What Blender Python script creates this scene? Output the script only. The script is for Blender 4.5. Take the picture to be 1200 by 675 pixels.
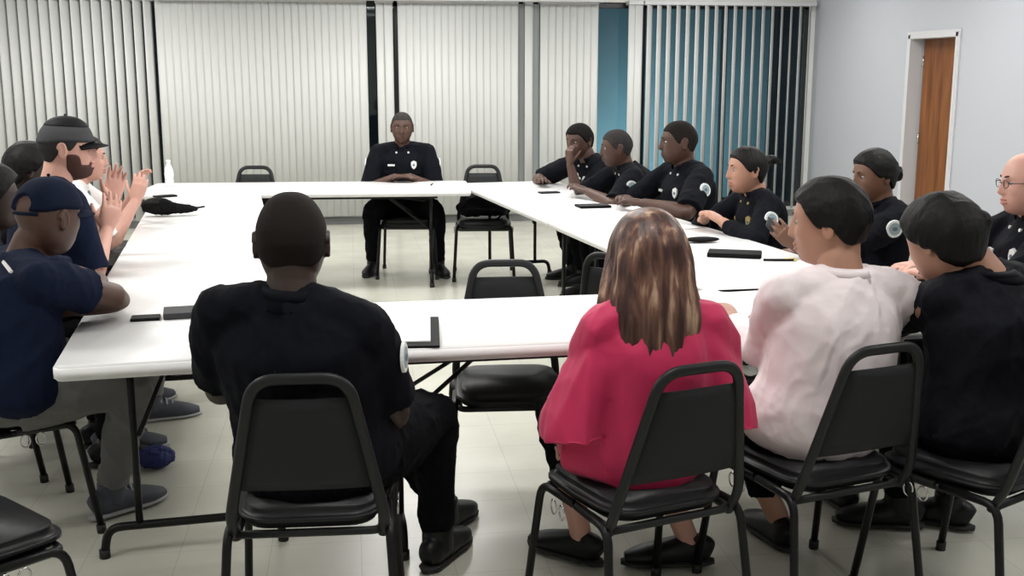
import bpy, bmesh, math, random
import numpy as np
from mathutils import Vector, Matrix, Euler
from mathutils.bvhtree import BVHTree
from math import sin, cos, pi, radians, atan2, sqrt, exp
random.seed(7)
V = Vector
scn = bpy.context.scene
for o in list(bpy.data.objects):
    bpy.data.objects.remove(o)
COL = scn.collection

# ------------------------------------------------------------------ camera, world, lamps, exposure
PITCH, YAW = radians(10.992), radians(8.249)
cd = bpy.data.cameras.new('camera'); cam = bpy.data.objects.new('camera', cd); COL.objects.link(cam)
cam.location = (0, 0, 1.60)
cam.rotation_euler = (pi/2 - PITCH, 0, -YAW)
cd.sensor_width = 36.0; cd.lens = 1300.0/1200.0*36.0; cd.clip_start = 0.05; cd.clip_end = 60
scn.camera = cam
scn.view_settings.view_transform = 'Standard'
scn.view_settings.look = 'None'
scn.view_settings.gamma = 1.0
scn.view_settings.use_curve_mapping = False
scn.view_settings.exposure = 0.0
w = bpy.data.worlds.new('dusk'); scn.world = w; w.use_nodes = True
w.node_tree.nodes['Background'].inputs[0].default_value = (0.10, 0.17, 0.24, 1)
w.node_tree.nodes['Background'].inputs[1].default_value = 0.5
CEIL = 2.85
LAMPS = [(x, y) for y in (-0.6, 2.4, 5.2, 8.0, 10.4) for x in (-2.4, 0.6, 3.6)]
LPOW = {-0.6: 5, 2.4: 24, 5.2: 46, 8.0: 48, 10.4: 36}
for x, y in LAMPS:
    l = bpy.data.lights.new('ceiling_lamp', 'AREA'); l.shape = 'RECTANGLE'; l.size = 1.15; l.size_y = 0.55
    l.energy = LPOW[y]; l.color = (1.0, 0.985, 0.965)
    o = bpy.data.objects.new('ceiling_lamp', l); o.location = (x, y, CEIL - 0.035); COL.objects.link(o)
# added unseen light outside, brightens the teal backdrop towards its foot
l = bpy.data.lights.new('backdrop_light', 'AREA'); l.size = 1.6; l.energy = 60; l.color = (0.8, 0.97, 1.0)
o = bpy.data.objects.new('backdrop_light', l); o.location = (3.6, 12.9, 0.10); o.rotation_euler = (radians(115), 0, 0); COL.objects.link(o)

# ------------------------------------------------------------------ materials
def mat(name, col, rough=0.5, metal=0.0, spec=0.5, bump=0.0, bscale=50.0, var=0.0, vscale=6.0, sss=0.0, stretch=None, coat=0.0, sheen=0.0, emis=None):
    m = bpy.data.materials.new(name); m.use_nodes = True
    nt = m.node_tree; b = nt.nodes['Principled BSDF']
    b.inputs['Base Color'].default_value = (*col, 1); b.inputs['Roughness'].default_value = rough
    b.inputs['Metallic'].default_value = metal; b.inputs['Specular IOR Level'].default_value = spec
    b.inputs['Coat Weight'].default_value = coat; b.inputs['Sheen Weight'].default_value = sheen
    if sss:
        b.inputs['Subsurface Weight'].default_value = sss; b.inputs['Subsurface Radius'].default_value = (0.012, 0.005, 0.003)
        b.inputs['Subsurface Scale'].default_value = 1.0
    if emis:
        b.inputs['Emission Color'].default_value = (*emis[0], 1); b.inputs['Emission Strength'].default_value = emis[1]
    tc = nt.nodes.new('ShaderNodeTexCoord'); mp = nt.nodes.new('ShaderNodeMapping')
    nt.links.new(tc.outputs['Object'], mp.inputs[0])
    if stretch: mp.inputs['Scale'].default_value = stretch
    if var:
        n = nt.nodes.new('ShaderNodeTexNoise'); n.inputs['Scale'].default_value = vscale; n.inputs['Detail'].default_value = 4
        mx = nt.nodes.new('ShaderNodeMix'); mx.data_type = 'RGBA'
        mx.inputs['A'].default_value = (*[c*(1-var) for c in col], 1)
        mx.inputs['B'].default_value = (*[min(1, c*(1+var)) for c in col], 1)
        nt.links.new(mp.outputs[0], n.inputs['Vector']); nt.links.new(n.outputs['Fac'], mx.inputs['Factor'])
        nt.links.new(mx.outputs['Result'], b.inputs['Base Color'])
    if bump:
        n2 = nt.nodes.new('ShaderNodeTexNoise'); n2.inputs['Scale'].default_value = bscale; n2.inputs['Detail'].default_value = 5
        bp = nt.nodes.new('ShaderNodeBump'); bp.inputs['Strength'].default_value = bump; bp.inputs['Distance'].default_value = 0.01
        nt.links.new(mp.outputs[0], n2.inputs['Vector']); nt.links.new(n2.outputs['Fac'], bp.inputs['Height'])
        nt.links.new(bp.outputs[0], b.inputs['Normal'])
    return m

def ramp_mat(name, stops, rough, scale, stretch, bump=0.3, detail=3, spec=0.4):
    m = bpy.data.materials.new(name); m.use_nodes = True
    nt = m.node_tree; b = nt.nodes['Principled BSDF']; b.inputs['Roughness'].default_value = rough
    b.inputs['Specular IOR Level'].default_value = spec
    tc = nt.nodes.new('ShaderNodeTexCoord'); mp = nt.nodes.new('ShaderNodeMapping'); mp.inputs['Scale'].default_value = stretch
    n = nt.nodes.new('ShaderNodeTexNoise'); n.inputs['Scale'].default_value = scale; n.inputs['Detail'].default_value = detail
    r = nt.nodes.new('ShaderNodeValToRGB')
    while len(r.color_ramp.elements) < len(stops): r.color_ramp.elements.new(0.5)
    for e, (p, c) in zip(r.color_ramp.elements, stops): e.position = p; e.color = (*c, 1)
    bp = nt.nodes.new('ShaderNodeBump'); bp.inputs['Strength'].default_value = bump; bp.inputs['Distance'].default_value = 0.01
    L = nt.links.new
    L(tc.outputs['Object'], mp.inputs[0]); L(mp.outputs[0], n.inputs['Vector']); L(n.outputs['Fac'], r.inputs[0])
    L(r.outputs[0], b.inputs['Base Color']); L(n.outputs['Fac'], bp.inputs['Height']); L(bp.outputs[0], b.inputs['Normal'])
    return m

def floor_mat():
    m = bpy.data.materials.new('vinyl_tile_floor'); m.use_nodes = True
    nt = m.node_tree; b = nt.nodes['Principled BSDF']; L = nt.links.new
    tc = nt.nodes.new('ShaderNodeTexCoord')
    br = nt.nodes.new('ShaderNodeTexBrick'); br.offset = 0; br.inputs['Scale'].default_value = 1.0
    br.inputs['Brick Width'].default_value = 0.305; br.inputs['Row Height'].default_value = 0.305
    br.inputs['Mortar Size'].default_value = 0.0022; br.inputs['Mortar Smooth'].default_value = 0.5
    br.inputs['Color1'].default_value = (0.67, 0.665, 0.575, 1); br.inputs['Color2'].default_value = (0.69, 0.685, 0.595, 1)
    br.inputs['Mortar'].default_value = (0.55, 0.54, 0.46, 1)
    n = nt.nodes.new('ShaderNodeTexNoise'); n.inputs['Scale'].default_value = 3.0; n.inputs['Detail'].default_value = 5
    mx = nt.nodes.new('ShaderNodeMix'); mx.data_type = 'RGBA'; mx.blend_type = 'MULTIPLY'; mx.inputs['Factor'].default_value = 0.25
    L(tc.outputs['Object'], br.inputs['Vector']); L(tc.outputs['Object'], n.inputs['Vector'])
    L(br.outputs['Color'], mx.inputs['A']); L(n.outputs['Fac'], mx.inputs['B']); L(mx.outputs['Result'], b.inputs['Base Color'])
    mr = nt.nodes.new('ShaderNodeMapRange'); mr.inputs['To Min'].default_value = 0.16; mr.inputs['To Max'].default_value = 0.30
    L(n.outputs['Fac'], mr.inputs[0]); L(mr.outputs[0], b.inputs['Roughness'])
    b.inputs['Specular IOR Level'].default_value = 0.6
    return m

M = dict(
    floor=floor_mat(),
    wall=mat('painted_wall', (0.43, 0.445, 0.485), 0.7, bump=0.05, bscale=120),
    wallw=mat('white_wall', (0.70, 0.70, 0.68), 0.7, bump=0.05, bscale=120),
    ceil=mat('ceiling_tile', (0.75, 0.75, 0.73), 0.9, bump=0.1, bscale=200),
    base=mat('grey_baseboard', (0.22, 0.23, 0.23), 0.5, var=.1),
    slat=mat('vinyl_slat', (0.60, 0.61, 0.60), 0.5, var=0.03, vscale=3),
    gapgrey=mat('gap_strip_grey', (0.34, 0.355, 0.36), 0.5, var=0.03, vscale=3),
    mull=mat('window_frame_dark', (0.02, 0.022, 0.025), 0.4, var=.1),
    teal=mat('backdrop_teal', (0.15, 0.235, 0.265), 0.8, var=0.2, vscale=2),  # teal glow of the window strip, put into the backdrop's colour
    night=mat('garden_fence_dark', (0.05, 0.055, 0.06), 0.8, var=0.3, vscale=2),
    wood=ramp_mat('door_veneer', [(0.3, (0.11, 0.036, 0.010)), (0.55, (0.20, 0.072, 0.02)), (0.75, (0.27, 0.10, 0.03))], 0.35, 3.0, (6, 6, 0.5), 0.05),
    frame=mat('white_paint', (0.55, 0.55, 0.57), 0.4, var=.02),
    dark=mat('dark_opening', (0.01, 0.008, 0.007), 0.8, var=.1),
    table=mat('white_plastic_top', (0.93, 0.93, 0.93), 0.35, bump=0.03, bscale=300),
    tube=mat('black_steel_tube', (0.006, 0.006, 0.007), 0.4, 0.2, spec=.3, bump=0.02),
    chframe=mat('charcoal_steel_tube', (0.018, 0.019, 0.020), 0.42, 0.3, spec=.3, bump=0.02),
    vinyl=mat('black_vinyl', (0.008, 0.0085, 0.010), 0.4, spec=.3, bump=0.12, bscale=260),
    panel=mat('charcoal_back_panel', (0.017, 0.019, 0.020), 0.6, spec=.2, bump=0.12, bscale=260),
    chrome=mat('chrome', (0.55, 0.55, 0.55), 0.2, 1.0, var=.05),
    rubber=mat('rubber_foot', (0.01, 0.01, 0.01), 0.7, var=.1),
    uni=mat('navy_black_uniform', (0.0032, 0.0038, 0.0068), 0.85, spec=.12, bump=0.15, bscale=400),
    trou=mat('black_trouser', (0.0028, 0.003, 0.0045), 0.9, spec=.1, bump=0.15, bscale=400),
    jacket=mat('black_jacket', (0.0032, 0.0036, 0.0070), 0.75, spec=.15, bump=0.15, bscale=300),
    navy=mat('navy_tee', (0.006, 0.010, 0.028), 0.9, spec=.12, bump=0.2, bscale=400, var=0.15),
    capgrey=mat('grey_cap_cloth', (0.07, 0.07, 0.075), 0.9, spec=.1, bump=0.3, bscale=300),
    capnavy=mat('navy_cap_cloth', (0.006, 0.010, 0.026), 0.9, spec=.12, bump=0.2, bscale=400),
    greyp=mat('grey_trouser', (0.125, 0.125, 0.122), 0.9, bump=0.25, bscale=200, var=0.2),
    red=mat('crimson_blouse', (0.52, 0.012, 0.085), 0.65, bump=0.08, bscale=300, sheen=0.1),
    white=mat('pale_pink_white_shirt', (0.83, 0.74, 0.76), 0.7, bump=0.08, bscale=300),
    whitet=mat('white_tee', (0.8, 0.78, 0.77), 0.8, bump=0.1, bscale=300),
    shoe=mat('black_leather_shoe', (0.004, 0.004, 0.005), 0.45, spec=.3, bump=0.05),
    sole=mat('white_sole', (0.35, 0.35, 0.36), 0.6, var=.1),
    sneak=mat('charcoal_sneaker', (0.06, 0.065, 0.085), 0.7, bump=0.3, bscale=150),
    lace=mat('grey_lace', (0.35, 0.36, 0.40), 0.8, var=.2, vscale=60),
    hblack=ramp_mat('black_hair', [(0.3, (0.002, 0.0018, 0.002)), (0.7, (0.007, 0.006, 0.006))], 0.6, 60, (1, 1, 0.3), 0.35, spec=.2),
    hshort=mat('short_black_hair', (0.006, 0.005, 0.005), 0.85, spec=.15, bump=0.4, bscale=220),
    hbuzz=mat('buzzed_hair', (0.013, 0.010, 0.009), 0.85, spec=.15, bump=0.3, bscale=220),
    hgrey=mat('short_grey_hair', (0.035, 0.032, 0.032), 0.85, spec=.15, bump=0.5, bscale=220),
    hred=ramp_mat('auburn_hair', [(0.28, (0.022, 0.009, 0.008)), (0.45, (0.060, 0.024, 0.018)), (0.58, (0.15, 0.072, 0.048)), (0.70, (0.42, 0.28, 0.19))], 0.45, 9.0, (4.2, 4.2, 0.38), 0.4, detail=5),
    beard=mat('brown_beard', (0.06, 0.02, 0.013), 0.8, bump=0.5, bscale=220),
    gold=mat('gold_badge', (0.75, 0.62, 0.25), 0.3, 0.8, var=.1),
    silver=mat('silver_badge', (0.85, 0.85, 0.85), 0.3, 0.3, var=.05),
    patchg=mat('grey_patch', (0.30, 0.38, 0.40), 0.8, var=.1), patchw=mat('white_patch', (0.75, 0.78, 0.78), 0.8, var=.05),
    patchd=mat('patch_seal_blue', (0.10, 0.16, 0.20), 0.8, var=.2, vscale=90),
    paper=mat('paper', (0.88, 0.88, 0.88), 0.8, var=.01), black=mat('black_plastic', (0.005, 0.005, 0.006), 0.6, spec=.15, bump=0.05),
    leather=mat('black_leather', (0.005, 0.005, 0.006), 0.7, spec=.15, bump=0.2, bscale=150),
    dgrey=mat('grey_plastic', (0.05, 0.05, 0.055), 0.6, spec=.2, bump=.02), screen=mat('phone_glass', (0.20, 0.22, 0.26), 0.1, coat=.5, var=.05),
    clear=mat('pale_plastic', (0.75, 0.77, 0.79), 0.2, var=.05), blue=mat('blue_cloth', (0.01, 0.018, 0.12), 0.7, bump=0.4, bscale=60, var=.2),
    eyew=mat('eye_white', (0.42, 0.38, 0.36), 0.4, var=.02), iris=mat('dark_iris', (0.01, 0.006, 0.004), 0.2, var=.1),
    brow=mat('dark_eyebrow', (0.010, 0.007, 0.006), 0.8, var=.2), gframe=mat('glasses_frame', (0.02, 0.02, 0.02), 0.3, var=.1),
    buttn=mat('dark_button', (0.05, 0.05, 0.05), 0.4, var=.1), cord=mat('elastic_tan', (0.25, 0.17, 0.07), .6, var=.1),
    light=mat('lamp_diffuser', (0.9, 0.9, 0.9), 0.5, emis=((1, 1, 1), 1.5), var=.01),
)
gm = bpy.data.materials.new('window_glass'); gm.use_nodes = True
nt = gm.node_tree; nt.nodes.clear()
o_ = nt.nodes.new('ShaderNodeOutputMaterial'); mx = nt.nodes.new('ShaderNodeMixShader'); tr = nt.nodes.new('ShaderNodeBsdfTransparent')
gl = nt.nodes.new('ShaderNodeBsdfGlossy'); gl.inputs['Roughness'].default_value = 0.03; fr = nt.nodes.new('ShaderNodeFresnel')
tr.inputs[0].default_value = (0.80, 0.90, 0.93, 1)
nt.links.new(fr.outputs[0], mx.inputs[0]); nt.links.new(tr.outputs[0], mx.inputs[1]); nt.links.new(gl.outputs[0], mx.inputs[2]); nt.links.new(mx.outputs[0], o_.inputs[0])
M['glass'] = gm
SKIN = {}
def skin(col):
    k = tuple(col)
    if k not in SKIN:
        SKIN[k] = mat('skin', col, 0.5, sss=0.12, bump=0.05, bscale=300, var=0.12, vscale=14)
        SKIN[(k, 'lip')] = mat('lip_skin', (col[0]*0.75, col[1]*0.5, col[2]*0.55), 0.4, var=.1)
    return SKIN[k]

# ------------------------------------------------------------------ mesh helpers
def obj(name, bm, m, parent=None, smooth=True, loc=None):
    me = bpy.data.meshes.new(name)
    if isinstance(bm, bmesh.types.BMesh):
        bmesh.ops.recalc_face_normals(bm, faces=bm.faces); bm.to_mesh(me); bm.free()
    else:
        me = bm; me.name = name
    me.materials.clear(); me.materials.append(M[m] if isinstance(m, str) else m)
    me.polygons.foreach_set('use_smooth', [smooth]*len(me.polygons))
    o = bpy.data.objects.new(name, me); COL.objects.link(o)
    if parent: o.parent = parent
    if loc: o.location = loc
    return o
def tag(o, label=None, cat=None, group=None, kind=None):
    if label: o['label'] = label
    if cat: o['category'] = cat
    if group: o['group'] = group
    if kind: o['kind'] = kind
    return o
def thing(name, label, cat, loc=(0, 0, 0), rz=0, group=None):
    o = bpy.data.objects.new(name, None); COL.objects.link(o); o.location = loc; o.rotation_euler = (0, 0, rz)
    o.empty_display_size = 0.1
    return tag(o, label, cat, group)
def dup(root, loc, rz, label, group=None, name=None):
    r = root.copy(); COL.objects.link(r); r.location = loc; r.rotation_euler = (0, 0, rz); r['label'] = label
    if group: r['group'] = group
    for ch in list(root.children):
        c = ch.copy(); COL.objects.link(c); c.parent = r
        for g in ch.children:
            d = g.copy(); COL.objects.link(d); d.parent = c
    return r
def add(bm, other):
    me = bpy.data.meshes.new('t'); other.to_mesh(me); bm.from_mesh(me); bpy.data.meshes.remove(me); other.free()
def box(bm, c, s, bev=0.0, mtx=None, seg=2):
    b = bmesh.new(); bmesh.ops.create_cube(b, size=1.0)
    for v in b.verts: v.co = V((v.co.x*s[0], v.co.y*s[1], v.co.z*s[2]))
    if bev: bmesh.ops.bevel(b, geom=list(b.edges), offset=bev, segments=seg, affect='EDGES', profile=0.5)
    for v in b.verts: v.co = v.co + V(c)
    if mtx: bmesh.ops.transform(b, matrix=mtx, verts=b.verts)
    add(bm, b); return bm
def ball(bm, c, s, mtx=None, sub=3):
    b = bmesh.new(); bmesh.ops.create_icosphere(b, subdivisions=sub, radius=1.0)
    if not hasattr(s, '__len__'): s = (s, s, s)
    for v in b.verts: v.co = V((v.co.x*s[0], v.co.y*s[1], v.co.z*s[2]))
    if mtx: bmesh.ops.transform(b, matrix=mtx, verts=b.verts)
    for v in b.verts: v.co = v.co + V(c)
    add(bm, b); return bm
def tube(bm, pts, rad, side=None, n=16, caps=True):
    """loft through pts; rad = list of r or (ra, rb): ra along side, rb across"""
    pts = [V(p) for p in pts]; N = len(pts)
    if not hasattr(rad, '__len__'): rad = [rad]*N
    rings = []; prev = None
    for i, p in enumerate(pts):
        if i == 0: t = pts[1]-p
        elif i == N-1: t = p-pts[i-1]
        else:
            t = (pts[i+1]-p).normalized()+(p-pts[i-1]).normalized()
        t.normalize()
        if side is not None:
            sd = side[i] if isinstance(side, list) else side
            u = V(sd) - t*V(sd).dot(t)
        elif prev is not None: u = prev - t*prev.dot(t)
        else:
            a = V((0, 0, 1)) if abs(t.z) < 0.9 else V((1, 0, 0)); u = a - t*a.dot(t)
        u.normalize(); prev = u; w_ = t.cross(u)
        r = rad[i]; ra, rb = (r, r) if not hasattr(r, '__len__') else r
        rings.append([bm.verts.new(p+u*(ra*cos(2*pi*k/n))+w_*(rb*sin(2*pi*k/n))) for k in range(n)])
    for a, b in zip(rings, rings[1:]):
        for k in range(n): bm.faces.new((a[k], a[(k+1) % n], b[(k+1) % n], b[k]))
    if caps:
        bm.faces.new(rings[0][::-1]); bm.faces.new(rings[-1])
    return bm
def spline(pts, rad=None, k=5):
    """catmull-rom through points and radii"""
    P = [V(p) for p in pts]; R = [V((r, r)) if not hasattr(r, '__len__') else V(r) for r in rad] if rad else None
    def cr(A, i, t):
        a = A[max(i-1, 0)]; b = A[i]; c = A[i+1]; d = A[min(i+2, len(A)-1)]
        return 0.5*((2*b)+(c-a)*t+(2*a-5*b+4*c-d)*t*t+(3*b-a-3*c+d)*t**3)
    o = []; q = []
    for i in range(len(P)-1):
        for j in range(k):
            o.append(cr(P, i, j/k))
            if R: q.append(tuple(cr(R, i, j/k)))
    o.append(P[-1])
    if R: q.append(tuple(R[-1])); return o, q
    return o
def bend(pts, r, k=5):
    """polyline with rounded corners"""
    pts = [V(p) for p in pts]; out = [pts[0]]
    for a, b, c in zip(pts, pts[1:], pts[2:]):
        d1 = (a-b); d2 = (c-b); rr = min(r, d1.length*.49, d2.length*.49)
        p = b+d1.normalized()*rr; q = b+d2.normalized()*rr
        for j in range(k+1):
            t = j/k; out.append(p*(1-t)**2+b*2*t*(1-t)+q*t*t)
    out.append(pts[-1]); return out
def wrinkle(co, no, amp, freq, seed, stretch=(1, 1, 1)):
    r = np.random.RandomState(seed); p = co*np.array(stretch)
    wv = np.zeros(len(co)); q = p.copy()
    for k in range(3):
        d = r.normal(size=3); q = q + 0.35/freq*np.outer(np.sin(q@d*freq*0.6+r.rand()*6), r.normal(size=3))
    for k in range(7):
        d = r.normal(size=3); d /= np.linalg.norm(d); f_ = freq*(0.6+1.4*r.rand())
        s = np.sin(q@d*f_+r.rand()*6.28); wv += (1-np.abs(s))**2*1.3-0.55
    return co + no*(amp*wv/2.2)[:, None]
def fuse(bm, voxel, smooth=3, wr=None, post=None):
    """union every closed piece into one continuous surface"""
    me = bpy.data.meshes.new('f'); bmesh.ops.recalc_face_normals(bm, faces=bm.faces); bm.to_mesh(me); bm.free()
    o = bpy.data.objects.new('f', me); COL.objects.link(o)
    md = o.modifiers.new('r', 'REMESH'); md.mode = 'VOXEL'; md.voxel_size = voxel
    if smooth:
        ms = o.modifiers.new('s', 'SMOOTH'); ms.factor = 0.5; ms.iterations = smooth
    dg = bpy.context.evaluated_depsgraph_get()
    r = bpy.data.meshes.new_from_object(o.evaluated_get(dg))
    bpy.data.objects.remove(o); bpy.data.meshes.remove(me)
    n = len(r.vertices)
    if wr or post:
        co = np.empty(n*3, np.float32); r.vertices.foreach_get('co', co); co = co.reshape(-1, 3).astype(float)
        if wr:
            no = np.empty(n*3, np.float32); r.vertex_normals.foreach_get('vector', no); no = no.reshape(-1, 3)
            for w_ in wr: co = wrinkle(co, no, *w_)
        if post: co = post(co)
        r.vertices.foreach_set('co', co.astype(np.float32).ravel()); r.update()
    return r
def shift(me, off):
    me.transform(Matrix.Translation(-V(off))); return me

# ------------------------------------------------------------------ room
def struct(name, bm, m, parent=None, smooth=False):
    o = obj(name, bm, m, parent, smooth)
    if not parent: o['kind'] = 'structure'
    return o
XL, XR, YB, YF = -4.3, 5.13, 12.0, -2.0
struct('floor', box(bmesh.new(), ((XL+XR)/2, (YB+YF)/2, -0.05), (XR-XL+.4, YB-YF+.4, 0.1)), 'floor')
struct('ceiling', box(bmesh.new(), ((XL+XR)/2, (YB+YF)/2, CEIL+0.05), (XR-XL+.4, YB-YF+.4, 0.1)), 'ceil')
struct('wall_left', box(bmesh.new(), (XL-.1, (YB+YF)/2, CEIL/2), (.2, YB-YF+.4, CEIL)), 'wallw')
struct('wall_front', box(bmesh.new(), ((XL+XR)/2, YF-.1, CEIL/2), (XR-XL, .2, CEIL)), 'wallw')
DY0, DY1, DZ = 8.97, 9.83, 1.94
b = bmesh.new()
box(b, (XR+.1, (YF-.2+DY0)/2, CEIL/2), (.2, DY0-YF+.2, CEIL)); box(b, (XR+.1, (DY1+YB+.2)/2, CEIL/2), (.2, YB+.2-DY1, CEIL))
box(b, (XR+.1, (DY0+DY1)/2, (DZ+CEIL)/2), (.2, DY1-DY0, CEIL-DZ))
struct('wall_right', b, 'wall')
# door in the right wall
d1 = tag(bpy.data.objects.new('door_1', None), kind='structure'); COL.objects.link(d1); d1.location = (XR, DY0, 0)
b = bmesh.new()
for y in (.02, DY1-DY0-.02): box(b, (.09, y, DZ/2), (.22, .04, DZ), .004)
box(b, (.09, (DY1-DY0)/2, DZ-.02), (.22, DY1-DY0, .04), .004)
for y in (-.012, DY1-DY0+.012): box(b, (-.008, y, DZ/2), (.016, .024, DZ), .002)
box(b, (-.008, (DY1-DY0)/2, DZ+.012), (.016, DY1-DY0+.048, .024), .002)
obj('door_frame', b, 'frame', d1, False)
dl = obj('door_leaf', box(bmesh.new(), (0, -.38, .96), (.045, .76, 1.88), .004), 'wood', d1, False)
dl.location = (.13, DY1-DY0-.07, 0); dl.rotation_euler = (0, 0, radians(5))
obj('door_handle', tube(tube(bmesh.new(), [(-.02, -.70, .95), (-.07, -.70, .95)], .011), [(-.07, -.71, .95), (-.07, -.60, .95)], .01), 'chrome', dl)
for z in (.25, 1.0, 1.7): obj('hinge', tube(bmesh.new(), [(-.028, -.005, z-.05), (-.028, -.005, z+.05)], .009), 'chrome', dl)
struct('wall_corridor', box(bmesh.new(), (XR+1.2, 9.4, CEIL/2), (.1, 3, CEIL)), 'dark')
# back wall with window openings
WINS = [(-3.95, -1.80, .10), (-1.76, .55, .10), (.62, 3.10, .10), (3.16, 5.08, .10)]
WZ = 2.34
b = bmesh.new(); xs = [XL-.2]+[v for w_ in WINS for v in w_[:2]]+[XR+.2]
for a, c in zip(xs[::2], xs[1::2]): box(b, ((a+c)/2, YB+.1, CEIL/2), (c-a, .2, CEIL))
for a, c, z in WINS:
    box(b, ((a+c)/2, YB+.1, (WZ+CEIL)/2), (c-a, .2, CEIL-WZ)); box(b, ((a+c)/2, YB+.1, z/2), (c-a, .2, z))
struct('wall_back', b, 'wallw')
for i, (a, c, z) in enumerate(WINS):
    wo = tag(bpy.data.objects.new('window_%d' % (i+1), None), kind='structure'); COL.objects.link(wo); wo.location = ((a+c)/2, YB+.08, z)
    b = bmesh.new(); W2 = (c-a)/2; Hh = WZ-z
    for x in (-W2+.03, 0.0, W2-.03): box(b, (x, 0, Hh/2), (.06, .07, Hh), .005)
    for zz in (.03, Hh-.03): box(b, (0, 0, zz), (c-a, .07, .06), .005)
    obj('window_frame', b, 'mull', wo, False)
    obj('glass', box(bmesh.new(), (0, .02, Hh/2), (c-a-.08, .006, Hh-.08)), 'glass', wo, False)
struct('baseboard_back', box(bmesh.new(), ((XL+XR)/2, YB-.008, .035), (XR-XL, .016, .07), .004), 'base')
struct('baseboard_right', box(bmesh.new(), (XR-.008, (YF+DY0)/2-.05, .045), (.016, DY0-YF-.1, .09), .004), 'base')
struct('baseboard_left', box(bmesh.new(), (XL+.008, (YF+YB)/2, .045), (.016, YB-YF-.05, .09), .004), 'base')
# outside: dark paved yard, fence, and an added backdrop that tints the glass teal
tag(obj('teal_backdrop', box(bmesh.new(), (3.85, 14.0, 1.5), (3.0, .15, 3.0)), 'teal', smooth=False), kind='structure')
tag(obj('garden_fence', box(bmesh.new(), (0, 14.6, 1.6), (16, .1, 3.2)), 'night', smooth=False), kind='structure')
tag(obj('paving', box(bmesh.new(), (0, 13.6, -.08), (14, 2.8, .1)), 'night', smooth=False), kind='structure')

# ceiling lamps' housings
proto = None
for x, y in LAMPS:
    lab = 'white ceiling light panel, %s in the %s row counted from the camera' % ({-2.4: 'leftmost', .6: 'middle one', 3.6: 'rightmost'}[x], {-.6: 'nearest', 2.4: 'second', 5.2: 'third', 8.0: 'fourth', 10.4: 'farthest'}[y])
    if proto is None:
        proto = thing('ceiling_light', lab, 'ceiling light', (x, y, CEIL), 0, 'ceiling light panels')
        b = bmesh.new()
        for s in (-1, 1): box(b, (s*.61, 0, -.012), (.03, .64, .024)); box(b, (0, s*.305, -.012), (1.25, .03, .024))
        obj('trim_frame', b, 'frame', proto, False)
        obj('diffuser', box(bmesh.new(), (0, 0, -.006), (1.2, .6, .01)), 'light', proto, False)
    else: dup(proto, (x, y, CEIL), 0, lab)

# ------------------------------------------------------------------ vertical blinds
def blind(x0, x1, pitch, ang, label, y=11.88, mt='slat', zb=.10, wid=.089, jit=2, angf=None):
    t = thing('vertical_blind', label, 'blind', ((x0+x1)/2, y, WZ))
    b = bmesh.new(); n = int(round((x1-x0)/pitch)); L = WZ-.03-zb
    for i in range(n):
        x = x0-(x0+x1)/2+(i+.5)*(x1-x0)/n
        a = radians((angf(i/n) if angf else ang)+random.uniform(-jit, jit)); k = 5
        prof = [((j/(k-1)-.5)*wid, -.003*(1-(2*j/(k-1)-1)**2)) for j in range(k)]
        top = []; bot = []
        for (u, v_) in prof:
            X, Y = u*cos(a)-v_*sin(a), u*sin(a)+v_*cos(a)
            top.append(b.verts.new((x+X, Y, -.03))); bot.append(b.verts.new((x+X+random.uniform(-.001, .001), Y, -.03-L)))
        for j in range(k-1): b.faces.new((top[j], top[j+1], bot[j+1], bot[j]))
    o = obj('slats', b, mt, t)
    sm = o.modifiers.new('s', 'SOLIDIFY'); sm.thickness = .0012
    obj('headrail', box(bmesh.new(), (0, WZ*0+.052, -.008), (x1-x0+.02, .155, .045), .006), 'frame', t, False)
    return t
blind(-3.92, -1.93, .100, 28, 'half-open white vertical blind at the left end of the back wall, dark gaps between slats', jit=3, wid=.098, angf=lambda t: 29+12*t)
blind(-1.90, .195, .0745, 5, 'closed pale vertical blind between the half-open left blind and the dark window gap', jit=2)
blind(.30, .47, .085, 8, 'narrow pair of white blind slats beside the dark window gap behind the seated officer')
blind(.53, 1.78, .0745, -5, 'closed pale vertical blind behind the head of the table, right of the officer', jit=2)
blind(1.87, 1.935, .065, 5, 'single white blind slat hanging between two grey gaps')
blind(2.03, 2.645, .0745, -6, 'closed pale vertical blind just left of the teal window strip', jit=2)
blind(2.99, 3.13, .075, 5, 'narrow white blind slats just right of the teal window strip')
blind(3.16, 5.07, .107, 62, 'wide open vertical blind with many thin white slats over dark glass, by the room corner', jit=3, angf=lambda t: 40+14*t)
# flat grey strips filling the two narrow gaps
for x in (1.825, 1.985):
    tag(obj('gap_strip', box(bmesh.new(), (0, 0, -1.1), (.075, .003, 2.2), .001), 'gapgrey', loc=(x, 11.93, WZ-.03)), 'grey strip filling the gap %s the single white slat' % ('left of' if x < 1.9 else 'right of'), 'blind slat')
v1 = obj('valance', box(bmesh.new(), (0, 0, 0), (4.6, .10, .10), .008), 'frame', smooth=False, loc=(.40, 11.80, WZ+.035)); tag(v1, 'white valance board along the top of the pale closed blinds', 'valance')

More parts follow.
